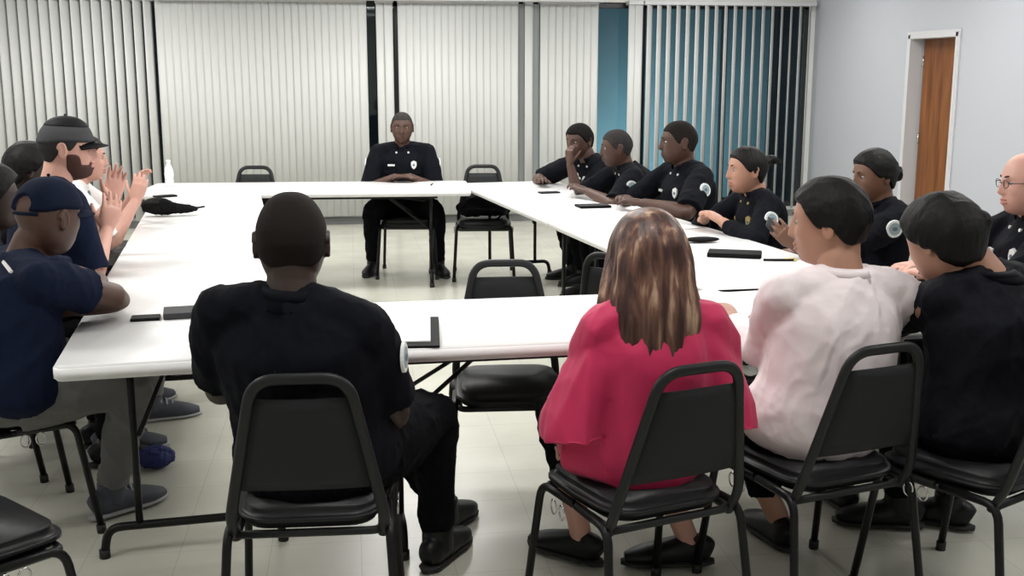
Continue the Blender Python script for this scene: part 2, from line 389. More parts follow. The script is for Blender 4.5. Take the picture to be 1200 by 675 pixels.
# ------------------------------------------------------------------ tables
def rounded_slab(w_, d_, h, r, bev):
    b = bmesh.new(); vs = []
    for cx, cy, a0 in ((w_/2-r, d_/2-r, 0), (-w_/2+r, d_/2-r, 90), (-w_/2+r, -d_/2+r, 180), (w_/2-r, -d_/2+r, 270)):
        for k in range(7):
            a = radians(a0+15*k); vs.append(b.verts.new((cx+r*cos(a), cy+r*sin(a), 0)))
    f = b.faces.new(vs); e = bmesh.ops.extrude_face_region(b, geom=[f]); tv = [g for g in e['geom'] if isinstance(g, bmesh.types.BMVert)]
    bmesh.ops.translate(b, verts=tv, vec=(0, 0, h))
    bmesh.ops.recalc_face_normals(b, faces=b.faces)
    ed = [e for e in b.edges if (abs(e.verts[0].co.z-h) < 1e-6 and abs(e.verts[1].co.z-h) < 1e-6) or (e.verts[0].co.z < 1e-6 and e.verts[1].co.z < 1e-6)]
    bmesh.ops.bevel(b, geom=ed, offset=bev, segments=3, affect='EDGES')
    return b
TZ = .74
def folding_table(c0, ang, length, width, label, legpos=(-1, 1), TZ=TZ):
    """c0 = centre on floor, ang = direction of length"""
    t = thing('folding_table', label, 'table', (c0[0], c0[1], 0), ang, 'white folding tables in a hollow rectangle')
    tb = rounded_slab(length-.006, width, .045, .035, .007)
    bmesh.ops.translate(tb, verts=tb.verts, vec=(0, 0, TZ-.045)); obj('tabletop', tb, 'table', t)
    b = bmesh.new()
    for s in (-1, 1): box(b, (0, s*(width/2-.07), TZ-.055), (length-.5, .022, .022), .003)
    obj('underframe_rail', b, 'tube', t, False)
    for s in legpos:
        x = s*(length/2-(.14 if (s > 0 and 'row of officers' in label) else .30))
        b = bmesh.new()
        for q in (-1, 1): tube(b, [(x, q*width*.24, TZ-.045), (x, q*width*.24, .10)], .0125)
        tube(b, [(x, -width*.24, TZ-.09), (x, width*.24, TZ-.09)], .010)
        tube(b, bend([(x, -width*.40, .012), (x, -width*.38, .105), (x, width*.38, .105), (x, width*.40, .012)], .07), .0145)
        lg = obj('leg', b, 'tube', t)
        b = bmesh.new()
        b.free()
        for q in (-1, 1): obj('rubber_foot', tube(bmesh.new(), [(x, q*width*.40, 0), (x, q*width*.40, .03)], .018), 'rubber', lg)
        b = bmesh.new(); tube(b, [(x, -.0*width, TZ-.09), (x-s*.05, 0, TZ-.12), (x-s*.48, 0, TZ-.05)], .008)
        for q in (-1, 1): tube(b, [(x, q*width*.22, .42), (x-s*.36, q*.03, TZ-.06)], .008)
        obj('folding_brace', b, 'tube', t)
    return t
def along(p, q, t): return (p[0]+(q[0]-p[0])*t, p[1]+(q[1]-p[1])*t)
def table_line(p, q, off, width, n, labels):
    """outer edge p->q, off = +1: body lies to the right of direction"""
    dx, dy = q[0]-p[0], q[1]-p[1]; L = sqrt(dx*dx+dy*dy); nx, ny = dy/L*off, -dx/L*off
    for i in range(n):
        c = along(p, q, (i+.5)/n); folding_table((c[0]+nx*width/2, c[1]+ny*width/2), atan2(dy, dx), L/n, width, labels[i], TZ=TZ+(.003 if 'across the back' in labels[i] else 0))
table_line((-.895, 3.34), (-1.40, 8.28), 1, .735, 2, ['white folding table at front left, under the navy-capped man\'s elbow', 'white folding table at back left, holding the black garment'])
table_line((2.22, 4.26), (1.63, 8.86), -1, .78, 2, ['white folding table at near right, black notebook and phone hand at its edge', 'white folding table at far right in front of the row of officers'])
table_line((-1.52, 9.07), (.925, 8.93), 1, .755, 1, ['white folding table across the back, in front of the officer facing the camera'])
table_line((-.155, 3.405), (2.26, 3.50), -1, .76, 1, ['white folding table across the front with the padfolio on it, behind the near chairs'])

# ------------------------------------------------------------------ chairs
def make_chair():
    t = thing('banquet_chair', 'x', 'chair')
    b = bmesh.new(); SH = .455
    # seat cushion, waterfall front
    s = rounded_slab(.415, .42, .055, .09, .022); bmesh.ops.subdivide_edges(s, edges=s.edges, cuts=1)
    for v in s.verts:
        f = max(0, (v.co.y-.12)/.1); v.co.z -= .012*f*f
        k = 1-.10*max(0, -v.co.y)/.2; v.co.x *= k
        v.co.z += .010*(1-min(1, (v.co.x/.2)**2))*(1-min(1, (v.co.y/.21)**2))*(1 if v.co.z > .03 else 0)
    bmesh.ops.translate(s, verts=s.verts, vec=(0, .01, SH-.045)); obj('seat', s, 'vinyl', t)
    b = bmesh.new()
    tube(b, bend([(-.19, -.19, SH-.055), (-.195, .19, SH-.055), (.195, .19, SH-.055), (.19, -.19, SH-.055), (-.19, -.19, SH-.055)], .03), .0115, n=10)
    obj('seat_frame', b, 'chframe', t)
    # back frame: U tube tapering to the top
    pts = bend([(-.195, -.175, SH-.07), (-.200, -.215, SH+.0), (-.118, -.300, .853), (.118, -.300, .853), (.200, -.215, SH+.0), (.195, -.175, SH-.07)], .065, 7)
    b = bmesh.new(); tube(b, pts, [(.012, .0155)]*len(pts), n=12); obj('back_frame', b, 'chframe', t)
    # back panel follows the frame with a hand gap on top
    b = bmesh.new(); rows = []
    z0, z1 = SH+.085, .798
    for side in (1, -1):
        rr = []
        for i in range(9):
            z = z0+(z1-z0)*i/8; f = (z-SH)/(.853-SH); hw = .200-.082*f-.012; yc = -.215-.085*f
            row = []
            for j in range(9):
                u = j/8*2-1; th = .014*(1-abs(u)**4*.6)*(1-abs(i/4-1)**6*.6)
                row.append(b.verts.new((hw*u, yc-.012*(1-u*u)*.6+side*th, z)))
            rr.append(row)
        rows.append(rr)
    F, B = rows
    for i in range(8):
        for j in range(8):
            b.faces.new((F[i][j], F[i][j+1], F[i+1][j+1], F[i+1][j])); b.faces.new((B[i][j], B[i+1][j], B[i+1][j+1], B[i][j+1]))
    for i in range(8):
        for j in (0, 8): b.faces.new((F[i][j], F[i+1][j], B[i+1][j], B[i][j]))
    for j in range(8):
        for i in (0, 8): b.faces.new((F[i][j], F[i][j+1], B[i][j+1], B[i][j]))
    obj('backrest', b, 'panel', t)
    for sx in (-1, 1):
        for sy in (-1, 1):
            b = bmesh.new(); y0 = .13 if sy > 0 else -.15
            tube(b, bend([(sx*.205, y0-sy*.13, SH-.045), (sx*.212, y0+sy*.055, SH-.045), (sx*.235, y0+sy*.115, .012)], .05), .0125, n=10)
            lg = obj('leg', b, 'tube', t)
            obj('rubber_foot', tube(bmesh.new(), [(sx*.2345, y0+sy*.114, .0), (sx*.234, y0+sy*.112, .03)], .0165, n=10), 'rubber', lg)
        b = bmesh.new()
        for k in (0, 1):
            c = V((sx*.232, .02+.05*k, SH-.075)); ring = [c+V((0, .016*cos(a), .022*sin(a))) for a in [2*pi*i/12 for i in range(13)]]
            tube(b, ring, .0028, n=6, caps=False)
        obj('linking_bracket', b, 'chrome', t)
    return t
CH = make_chair(); used = [False]
def chair(x, y, yaw, label):
    g = 'black banquet chairs around the tables'
    if not used[0]:
        used[0] = True; CH.location = (x, y, 0); CH.rotation_euler = (0, 0, radians(yaw)); CH['label'] = label; CH['group'] = g; return CH
    return dup(CH, (x, y, 0), radians(yaw), label, g)
chair(-.125, 3.01, -3, 'black banquet chair under the officer in the front with his back to the camera')
chair(.79, 2.95, 17, 'black banquet chair under the woman in the crimson blouse')
chair(1.37, 3.08, 15, 'black banquet chair under the man in the white shirt')
chair(1.86, 2.98, 27, 'black banquet chair at the right edge under the person in the black jacket')
chair(-1.23, 3.97, -64, 'black banquet chair under the man in the navy cap')
chair(-1.03, 2.82, -48, 'empty black banquet chair cut off at the lower left corner')
chair(.575, 4.03, 176, 'empty black banquet chair facing the camera with its seat under the front table')
chair(1.25, 4.66, -38, 'empty black banquet chair inside the rectangle beside the near right table, half hidden by hair')
chair(-.80, 8.83, 172, 'empty black banquet chair behind the back table, left of the facing officer')
chair(.45, 8.86, 172, 'black banquet chair under the officer facing the camera')
chair(1.03, 8.68, 174, 'black banquet chair behind the back table with a black bag on its seat')

# ------------------------------------------------------------------ people
def head_pts(D):
    """D = Nx3 unit directions (x right, y forward, z up) -> points of a head, ear level at z=0; height about .24"""
    x, y, z = D[:, 0], D[:, 1], D[:, 2]
    k = (np.abs(x)**2.35+np.abs(y)**2.35+np.abs(z)**2.35)**(-1/2.35)
    X, Y, Z = x*k*.0765, y*k*.095, z*k*.116
    t = np.clip(-Z/.118, 0, 1); u = np.clip(Z/.118, 0, 1)
    X = X*(1-.22*t**1.6)*(1+.04*np.clip(1-np.abs(Z-.04)/.05, 0, 1))
    Y = np.where(Y < 0, Y*(1-.42*t**.9)*(1+.06*np.clip(1-np.abs(Z-.03)/.06, 0, 1)), Y*(1-.03*u))
    g = lambda v, c, s: np.exp(-((v-c)/s)**2)
    F = (Y > 0)*np.clip(Y/.05, 0, 1)
    ax = np.abs(X)
    # flatten the face
    Y = Y - F*.006*g(Z, -.02, .05)*g(ax, .035, .03)
    Y = Y + F*.0045*g(Z, .034, .010)*g(ax, .026, .022)                   # brow
    Y = Y - F*.012*g(ax, .031, .014)*g(Z, .014, .012)                   # eye sockets
    Y = Y + F*.005*g(ax, .043, .015)*g(Z, -.018, .015)                   # cheekbones
    nz = np.clip((.026-Z)/.052, 0, 1)*(Z > -.032)*np.clip((Z+.034)/.008, 0, 1)
    Y = Y + F*np.exp(-(X/(.007+.007*nz))**2)*(.006+.019*nz)*(Z < .028)     # nose
    Y = Y + F*(.0075*g(Z, -.050, .0065)+.007*g(Z, -.064, .007))*g(X, 0, .021)  # lips
    Y = Y + F*.010*g(Z, -.096, .016)*g(X, 0, .022) + F*.006*g(Z, -.08, .03)*g(X, 0, .04)
    Z = Z - .0
    return np.stack([X, Y, Z], 1)
_b = bmesh.new(); bmesh.ops.create_icosphere(_b, subdivisions=6, radius=1.0)
ICO_V = np.array([v.co[:] for v in _b.verts]); ICO_F = [tuple(v.index for v in f.verts) for f in _b.faces]; _b.free()
ICO_V /= np.linalg.norm(ICO_V, axis=1)[:, None]
HP = head_pts(ICO_V)
def head_mesh(off=None, P=None):
    P = HP if P is None else P
    if off is not None: P = P + ICO_V*off[:, None]
    me = bpy.data.meshes.new('h'); me.from_pydata([tuple(p) for p in P], [], ICO_F); me.update(); return me
def ss(a, b, x): t = np.clip((x-a)/(b-a), 0, 1); return t*t*(3-2*t)
def hair_off(kind, th):
    x, y, z = HP[:, 0], HP[:, 1], HP[:, 2]
    if kind == 'short':      # hairline across the forehead, in front of the ears, nape
        line = np.where(y > .0, .030+.042*ss(.0, .075, y), np.where(y < -.02, -.045, .03-.075*ss(0, -.02, y)))
        line = np.where(y > 0, -.005+.068*ss(.01, .07, y), -.005-.050*ss(-.01, -.06, -np.abs(y)*-1*-1))
        line = np.where(y > 0, -.005+.068*ss(.01, .07, y), -.005-.050*ss(.01, .06, -y))
        m = ss(-.004, .010, z-line)
    elif kind == 'balding':
        line = -.005-.05*ss(.01, .06, -y)+.2*ss(.0, .02, y)
        m = ss(-.004, .01, z-line)*(1-ss(.045, .065, z))
    elif kind == 'full':
        line = np.where(y > 0, -.005+.074*ss(.01, .08, y), -.02-.055*ss(.01, .06, -y))
        m = ss(-.004, .014, z-line)
    elif kind == 'beard':
        m = ss(.0, .010, y+.004)*ss(.0, .012, -.048-z+.012*(1-ss(.022, .032, np.abs(x)))+.040*ss(.052, .074, np.abs(x)))*(1-np.exp(-(x/.018)**2)*np.exp(-((z+.054)/.012)**2)*.9)
        m = m*np.where((np.abs(x) < .028) & (z > -.042), np.clip((-.030-z)/.012, 0, 1), 1)
    elif kind == 'cap':
        m = ss(-.002, .006, z-(.030-.012*ss(0, .08, -y)))
    elif kind == 'capgap':
        m = ss(-.002, .006, z-(.030-.012*ss(0, .08, -y)))
        gap = (y < -.04) & ((x/.033)**2+((z-.035)/.030)**2 < 1); m = np.where(gap, 0, m)
    return -.006+m*(th+.006)

def IK(S, W, a, b, hint):
    d = W-S; L = min(d.length, (a+b)*.999); u = d.normalized(); W2 = S+u*L
    x = (a*a-b*b+L*L)/(2*L); h = sqrt(max(0, a*a-x*x)); n = V(hint)-u*V(hint).dot(u); n.normalize()
    return S+u*x+n*h, W2
def hand(bm, W, d, n, s, curl=.5, right=True, spread=1.0):
    """W wrist, d finger direction, n palm-down normal (points out of the palm)"""
    d = d.normalized(); n = (n-d*n.dot(d)).normalized(); q = d.cross(n)      # q: sideways
    th = q if right else -q                                                # towards the thumb
    if (not right): pass
    P, R = spline([W-d*.02*s, W+d*.015*s, W+d*.05*s, W+d*.088*s, W+d*.098*s], [(.027*s, .020*s), (.031*s, .019*s), (.041*s, .0165*s), (.042*s, .0125*s), (.034*s, .009*s)], 3)
    tube(bm, P, R, side=q, n=14)
    for i, (L, o_) in enumerate(((.072, -1.5), (.081, -.5), (.075, .5), (.058, 1.5))):
        o2 = o_*.0205*s; p = W+d*(.088 if i in (1, 2) else .082)*s-th*o2
        dd = (d-th*(o_*.06*spread)).normalized(); pts = [p-dd*.02*s, p]; ang = 0; c = curl*(1+.06*i)
        for k, f in enumerate((.45, .31, .24)):
            ang += c*(.55, .75, .55)[k]; v = dd*cos(ang)+n*sin(ang); p = p+v*L*f*s; pts.append(p)
        rr = [.0088*s, .0092*s, .0085*s, .0078*s, .0058*s]
        tube(bm, pts, rr, n=8)
    p = W+d*.022*s+th*.026*s+n*.006*s; pts = [W+d*.01*s+th*.012*s, p]
    for k, (L, a_) in enumerate(((.038, .75), (.030, .5), (.024, .3))):
        v = (d*cos(a_)+th*sin(a_)+n*(.25+curl*.25)).normalized(); p = p+v*L*s; pts.append(p)
    tube(bm, pts, [.013*s, .0135*s, .0110*s, .0098*s, .0068*s], n=8)

def person(label, loc, yaw, skincol, scale=1.0, girth=1.0, lean=(0, -.05), neck_h=1.05, sh_yaw=0, sh_roll=0, sh_w=.185,
           head=(0, .05, .15), look=(0, 0, 0), wr=None, wl=None, eh_r=(.5, -.3, -1), eh_l=(-.5, -.3, -1), hand_r=None, hand_l=None, curl=.5,
           knees=None, ankles=None, feet=None, top='uni', sleeve=.95, bottom='trou', shoes='shoe', hair=('short', .006, 'hshort'),
           extras=(), voxel=.0055, seed=1, hide_legs=False, barefoot=False, shorts=False, wr_amp=.005, face=True, female=False, ears=True, pleg=0, untuck=0, er=None, el=None):
    """everything in the person's own frame: faces +Y, origin on the floor below the hips; x<0 is the person's left"""
    s = scale; hipz = .545
    root_loc = V((loc[0], loc[1], 0)); R = Matrix.Rotation(radians(yaw), 4, 'Z')
    hip = V((0, 0, hipz)); neck = V((lean[0], lean[1], neck_h))
    sy = Matrix.Rotation(radians(sh_yaw), 3, 'Z')@Matrix.Rotation(radians(sh_roll), 3, 'Y'); side = sy@V((1, 0, 0)); hs = V((1, 0, 0))
    SR = neck+side*sh_w*s+V((0, 0, -.055*s)); SL = neck-side*sh_w*s+V((0, 0, -.055*s))
    HC = neck+V(head)*s; g = girth
    hm = Matrix.Translation(HC)@Euler((radians(look[1]), radians(look[2]), radians(look[0])), 'XYZ').to_matrix().to_4x4()
    hm = Matrix.Translation(HC)@Matrix.Rotation(radians(look[0]), 4, 'Z')@Matrix.Rotation(radians(look[1]), 4, 'X')@Matrix.Rotation(radians(look[2]), 4, 'Y')@Matrix.Scale(s*1.03, 4)
    kn = knees or ((-.13, .44, .53), (.13, .44, .53)); an = ankles or ((-.14, .42, .09), (.14, .42, .09)); ft = feet or ((-.15, 1), (.15, 1))
    def torso(bm, e, ut=0):
        mid = (neck-hip)
        def at(t, bk=0): return hip+mid*t+V((0, bk, 0))
        sides = []; P = []; Rr = []
        for t, ra, rb, bk in ((-.20, .135, .11, .02), (-.08, .175*g, .135*g, .015), (.08, .178*g, .14*g, .0), (.28, (.148 if female else .160)*g, .122*g, -.012), (.50, (.150 if female else .17)*g, .120*g, -.02), (.70, .176*(.9 if female else 1)*g, .118*g, -.018), (.84, .165*(.9 if female else 1)*sqrt(g), .098, -.012), (.93, .125, .075, -.006), (.995, .068, .064, 0)):
            eu = e+(ut if t < .3 else ut*.4 if t < .6 else 0)-(.010 if e < 0 else 0); P.append(at(t, bk)); Rr.append(((ra+eu)*s, (rb+eu)*s)); k = min(1, max(0, t)); sides.append((hs*(1-k)+side*k))
        P2, R2 = spline(P, Rr, 3); S2 = []
        for i in range(len(P2)):
            f_ = i/3; a = int(min(f_, len(sides)-1)); b_ = min(a+1, len(sides)-1); S2.append(sides[a].lerp(sides[b_], f_-a))
        tube(bm, P2, R2, side=S2, n=28)
        for S in (SR, SL):
            ball(bm, S, ((.058+e)*s,)*3); tube(bm, [neck+(S-neck)*.1+V((0, 0, -.02)), neck+(S-neck)*.6+V((0, -.005, .0)), S+V((0, 0, .01))], [(.055+e)*s, (.052+e)*s, (.05+e)*s])
    def arm(bm, S, E, W, e, fe=0, frac=2.0):
        up = [(.055+e)*s, (.058+e)*s, (.048+e)*s, (.042+e+fe*.5)*s]; pu = [S, S.lerp(E, .3), S.lerp(E, .7), E]
        if frac <= 1.0:
            Ee = S.lerp(E, frac); tube(bm, [S, S.lerp(Ee, .3), S.lerp(Ee, .7), Ee], [(.058+e)*s, (.062+e+fe*.3)*s, (.056+e+fe*.6)*s, (.052+e+fe)*s], n=20); return
        P, Q = spline([S, S.lerp(E, .3), S.lerp(E, .7), E, E.lerp(W, .3), E.lerp(W, .7), W if frac > 1.95 else E.lerp(W, frac-1)],
                      [up[0], up[1], up[2], up[3], (.044+e)*s, (.033+e)*s, (.026+e)*s], 3)
        tube(bm, P, Q, n=18)
    hint = lambda h: V(h)
    arms = []
    for S, W, h, nm in ((SR, wr, eh_r, 1), (SL, wl, eh_l, 0)):
        if W is None: W = (.16 if nm else -.16, .30, .66)
        E, W2 = IK(S, V(W), .30*s, .265*s, hint(h))
        ov = er if nm else el
        if ov: E, W2 = V(ov), V(W)
        elif .76 <= W[2] <= .86:
            hh = V(h)
            for _ in range(30):
                if E.z >= .76 or hh.z > -.15: break
                hh.z += .08; E, W2 = IK(S, V(W), .30*s, .265*s, hh)
        arms.append((S, E, W2, nm))
    bm = bmesh.new(); torso(bm, -.004)
    # neck
    tube(bm, [neck+V((0, 0, -.03)), neck.lerp(HC, .35), hm@V((0, -.022, -.035))], [(.064*s, .062*s), (.058*s, .058*s), (.056*s, .058*s)], n=20)
    hmesh = head_mesh(); hmesh.transform(hm); bm.from_mesh(hmesh); bpy.data.meshes.remove(hmesh)
    if ears:
        for q in (-1, 1):
            e_ = bmesh.new(); ball(e_, (0, 0, 0), (.0065, .017, .031), Matrix.Rotation(q*.40, 4, 'Z')@Matrix.Rotation(-.15, 4, 'X'), 3)
            tube(e_, [V((q*.005, .016*cos(a)-.004, .029*sin(a)+.002)) for a in [radians(-80+ i*25) for i in range(11)]][::1], .0045, n=8)
            bmesh.ops.transform(e_, matrix=hm@Matrix.Translation((q*.079, -.012, -.004)), verts=e_.verts); add(bm, e_)
    for S, E, W, nm in arms:
        arm(bm, S, E, W, 0)
        hd = (hand_r if nm else hand_l) or {}
        d = V(hd.get('d', (W-E).normalized())); n = V(hd.get('n', (0, 0, -1)))
        hand(bm, W, d, n, s, hd.get('curl', curl), bool(nm))
    legs = []
    for i in (0, 1):
        K = V(kn[i]); A = V(an[i]); Hj = hip+V(((-1, 1)[i]*.095*s, .02, -.01)); legs.append((Hj, K, A))
        if shorts or barefoot or shoes == 'sandal' or bottom in ('bare',) or True:
            P, Q = spline([Hj, Hj.lerp(K, .5), K, K.lerp(A, .35), K.lerp(A, .75), A], [.085*s*g, .072*s*g, .054*s, .055*s, .038*s, .034*s], 3); tube(bm, P, Q)
            f_ = radians(ft[i][0]*57.3) if False else ft[i][0]; dv = V((sin(f_), cos(f_), 0)); 
            tube(bm, [A+V((0, 0, .0))-dv*.02, A+V((0, 0, -.04))+dv*.03, V((A.x, A.y, A.z-.055))+dv*.11, V((A.x, A.y, A.z-.062))+dv*.165], [.034*s, (.034*s, .03*s), (.04*s, .02*s), (.028*s, .014*s)], side=dv.cross(V((0, 0, 1))))
    me = fuse(bm, voxel, 2)
    T = Matrix.Translation(root_loc)@R
    root = obj('person', me, skin(skincol)); root.matrix_world = T
    tag(root, label, 'person')
    def child(nm, bmm, m, par=None, smooth=True):
        return obj(nm, bmm, m, par or root, smooth)
    # trousers
    if bottom != 'none':
        bm = bmesh.new()
        tube(bm, *spline([hip+V((0, .02, -.10)), hip+V((0, .01, -.02)), hip+(neck-hip)*.12, hip+(neck-hip)*.2], [(.15*g*s, .13*g*s), (.186*g*s, .150*g*s), (.176*g*s, .14*g*s), (.15*g*s, .115*g*s)], 3), side=hs, n=28)
        for Hj, K, A in legs:
            Ae = K.lerp(A, .93) if not pleg else K.lerp(A, pleg)
            P, Q = spline([Hj, Hj.lerp(K, .5), K, K.lerp(Ae, .35), K.lerp(Ae, .75), Ae], [.108*s*g, .092*s*g, .072*s, .070*s, .060*s, .058*s], 3); tube(bm, P, Q, n=20)
        child('trousers', fuse(bm, .009, 3, [(wr_amp*1.1, 26, seed+50, (1, 1, 1)), (.0015, 70, seed+51)]), bottom)
    # shoes
    for i, (Hj, K, A) in enumerate(legs):
        if shoes is None: break
        dv = V((sin(ft[i][0]), cos(ft[i][0]), 0)); sv = dv.cross(V((0, 0, 1))); z0 = A.z-.085*s
        g0 = V((A.x, A.y, max(z0, .0)))
        up = .0
        bm = bmesh.new()
        P, Q = spline([g0-dv*.075*s+V((0, 0, .045)), g0-dv*.05*s+V((0, 0, .055)), g0+V((0, 0, .055)), g0+dv*.07*s+V((0, 0, .045)), g0+dv*.14*s+V((0, 0, .034)), g0+dv*.195*s+V((0, 0, .026))],
                      [(.022*s, .03*s), (.036*s, .045*s), (.040*s, .048*s), (.046*s, .038*s), (.048*s, .028*s), (.024*s, .014*s)], 4)
        tube(bm, P, Q, side=sv, n=20)
        if shoes != 'loafer': tube(bm, [g0+V((0, 0, .05)), V((A.x, A.y, A.z+.03*s))], [.046*s, .046*s])
        sh = child('shoe', fuse(bm, .006, 2), {'loafer': 'shoe'}.get(shoes, shoes))
        bm = bmesh.new(); P = [g0+dv*(a*s)+V((0, 0, .010)) for a in (-.085, -.06, -.02, .04, .10, .15, .185, .205)]
        tube(bm, P, [(.012*s, .010), (.033*s, .012), (.038*s, .012), (.041*s, .012), (.049*s, .012), (.046*s, .012), (.032*s, .012), (.012*s, .010)], side=sv, n=16)
        child('sole', bm, 'sole' if shoes == 'sneak' else 'rubber', sh)
        if shoes == 'sneak':
            bm = bmesh.new()
            for k in range(5):
                c = g0+dv*(.035+.024*k)*s+V((0, 0, .112-.0135*k)); tube(bm, [c-sv*.034+V((0, 0, -.022)), c-sv*.018+V((0, 0, -.004)), c+V((0, 0, .0)), c+sv*.018+V((0, 0, -.004)), c+sv*.034+V((0, 0, -.022))], .0055, n=6)
            child('lace', bm, 'lace', sh)
    # top
    bm = bmesh.new(); torso(bm, .013, untuck); tube(bm, [neck+V((0, .0, -.06)), neck+(HC-neck)*.12], [.072*s, .067*s])
    for S, E, W, nm in arms: arm(bm, S, E, W, .015, .012, sleeve)
    hem = []
    if top == 'red':
        for S, E, W, nm in arms:                                                # wide batwing sleeves ending in an open hem
            out = (S-neck); out.z = 0; out.normalize(); bk = V((0, -1, 0))
            P = [S+V((0, 0, -.0))-out*.05, S+out*.0+V((0, 0, -.08)), S+out*.035+V((0, .01, -.17)), S+out*.070+V((0, .02, -.285)), S+out*.073+V((0, .02, -.31))]
            tube(bm, *spline(P, [(.06, .07), (.075, .095), (.085, .115), (.095, .135), (.095, .135)], 4), side=V((1, 0, 0)), n=24)
    shirt = child('blouse' if top == 'red' else 'shirt', fuse(bm, .0085, 3, [(wr_amp, 15, seed, (1, 1, .7)), (wr_amp*.45, 34, seed+9, (1, 1, .8)), (.0008, 90, seed+3)] if top != 'red' else [(wr_amp, 13, seed, (1, 1, .22)), (.002, 30, seed+9, (1, 1, .3))]), top)
    bpy.context.view_layer.update()
    info = dict(root=root, shirt=shirt, hm=hm, neck=neck, side=side, arms=arms, hip=hip, HC=HC, s=s, T=T, SR=SR, SL=SL, child=child, legs=legs)
    # face
    if face:
        for q in (-1, 1):
            e = child('eye', ball(bmesh.new(), hm@V((q*.031, .0745, .013)), (.0112*s, .0112*s, .0068*s), sub=2), 'eyew')
            child('iris', ball(bmesh.new(), hm@V((q*.031, .0812, .013)), (.0058*s, .0055*s, .0058*s), sub=2), 'iris', e)
            bm = bmesh.new(); tube(bm, [hm@V((q*(.015+.0085*k), .0935-.0022*k*k, .034+.0035*sin(k*.9))) for k in range(5)], [.0025, .0035, .0038, .003, .0015], n=8); child('eyebrow', bm, 'brow' if hair is None or hair[2] != 'hgrey' else 'hgrey')
        bm = bmesh.new()
        for zz, yy in ((-.0505, .0985), (-.0625, .0975)):
            tube(bm, [hm@V((.0052*k, yy-.00075*k*k, zz+(.0015 if zz > -.055 else -.001)*(1-abs(k)/4))) for k in range(-4, 5)], [.0012, .0028, .004, .0045, .0045, .0045, .004, .0028, .0012], n=8)
        child('lips', bm, SKIN[(tuple(skincol), 'lip')])
    if hair:
        me = head_mesh(hair_off(hair[0], hair[1])); 
        if hair[1] > .012:
            n = len(me.vertices); co = np.empty(n*3, np.float32); me.vertices.foreach_get('co', co); co = co.reshape(-1, 3).astype(float)
            m = (hair_off(hair[0], 1.0) > .3)[:, None]; co = np.where(m, wrinkle(co, ICO_V, .0018, 60, seed, (1, .4, .6)), co)
            me.vertices.foreach_set('co', co.astype(np.float32).ravel())
        me.transform(hm); child('hair', me, hair[2])
    info['stick'] = lambda name, pts, m, origin, direction, par=None, rot=0, thick=.003: stick(info, name, pts, m, origin, direction, par, rot, thick)
    for e in extras: e(info)
    return info

def stick(info, name, pts, m, origin, direction, par=None, rot=0, thick=.003, target=None):
    """lay a flat outline on the shirt where a ray from `origin` meets it"""
    sh = target or info['shirt']
    if 'bvh' not in info: info['bvh'] = BVHTree.FromPolygons([v.co.copy() for v in sh.data.vertices], [tuple(p.vertices) for p in sh.data.polygons])
    d = V(direction).normalized(); h = info['bvh'].ray_cast(V(origin)-d*.6, d, 2.0)
    if h[0] is None: return None
    n = (h[1]+(-d)*1.2).normalized(); up = V((0, 0, 1)); u = up.cross(n)
    if u.length < .1: u = V((1, 0, 0))
    u.normalize(); v = n.cross(u); c, s_ = cos(radians(rot)), sin(radians(rot)); u, v = u*c+v*s_, v*c-u*s_
    b = bmesh.new(); base = h[0]+n*.003
    lo = [b.verts.new(base+u*x+v*y-n*.006) for x, y in pts]; hi = [b.verts.new(base+u*x*.95+v*y*.95+n*thick) for x, y in pts]
    b.faces.new(lo[::-1]); b.faces.new(hi)
    for i in range(len(pts)): j = (i+1) % len(pts); b.faces.new((lo[i], lo[j], hi[j], hi[i]))
    return obj(name, b, m, par or info['root'], False)
circ = lambda r, n=20, k=1.0: [(r*cos(2*pi*i/n), r*k*sin(2*pi*i/n)) for i in range(n)]
shield = [(-.022, .026), (-.012, .030), (0, .036), (.012, .030), (.022, .026), (.024, .0), (.016, -.022), (0, -.036), (-.016, -.022), (-.024, 0)]
rect = lambda a, b_: [(-a, -b_), (a, -b_), (a, b_), (-a, b_)]
def officer(info, metal='silver', patch=True, name=True, left=True):
    nk = info['neck']; S = info['side']; up = V((0, 0, 1)); f = S.cross(up)*-1; f = up.cross(S); s = info['s']; fd = V((-S.y, S.x, 0))
    bc = nk+fd*0+V((0, 0, -.145*s))
    badge = stick(info, 'badge', shield, metal, bc-S*.085*s, -fd, info['shirt'])
    if badge: stick(info, 'badge_centre', circ(.009), 'patchd', bc-S*.085*s+V((0, 0, 0)), -fd, info['shirt'], 0, .006)
    if name: stick(info, 'name_plate', rect(.030, .008), metal, bc+S*.085*s, -fd, info['shirt'])
    for q in (-1, 1):
        stick(info, 'collar_pin', circ(.008, 10), metal, nk+S*q*.045*s+V((0, 0, -.055)), -fd, info['shirt'])
        stick(info, 'pocket_flap', [(-.055, .018), (.055, .018), (.055, -.008), (0, -.022), (-.055, -.008)], 'uni', bc+S*q*.085*s+V((0, 0, -.06)), -fd, info['shirt'], 0, .004)
    bm = bmesh.new()
    for k in range(6):
        pass
    if patch:
        for Sx, q in ((info['SL'], -1), (info['SR'], 1)):
            if q < 0 and not left: continue
            a = [a for a in info['arms'] if (a[3] == 1) == (q == 1)][0]
            c = a[0].lerp(a[1], .30)
            out = S*q
            stick(info, 'sleeve_patch', circ(.043), 'patchw', c, -out, info['shirt'], 0, .002); stick(info, 'patch_seal', circ(.031), 'patchg', c, -out, info['shirt'], 0, .0035)
            stick(info, 'patch_emblem', circ(.015, 8, .7), 'patchd', c, -out, info['shirt'], 0, .005)
    collar(info, 'uni')
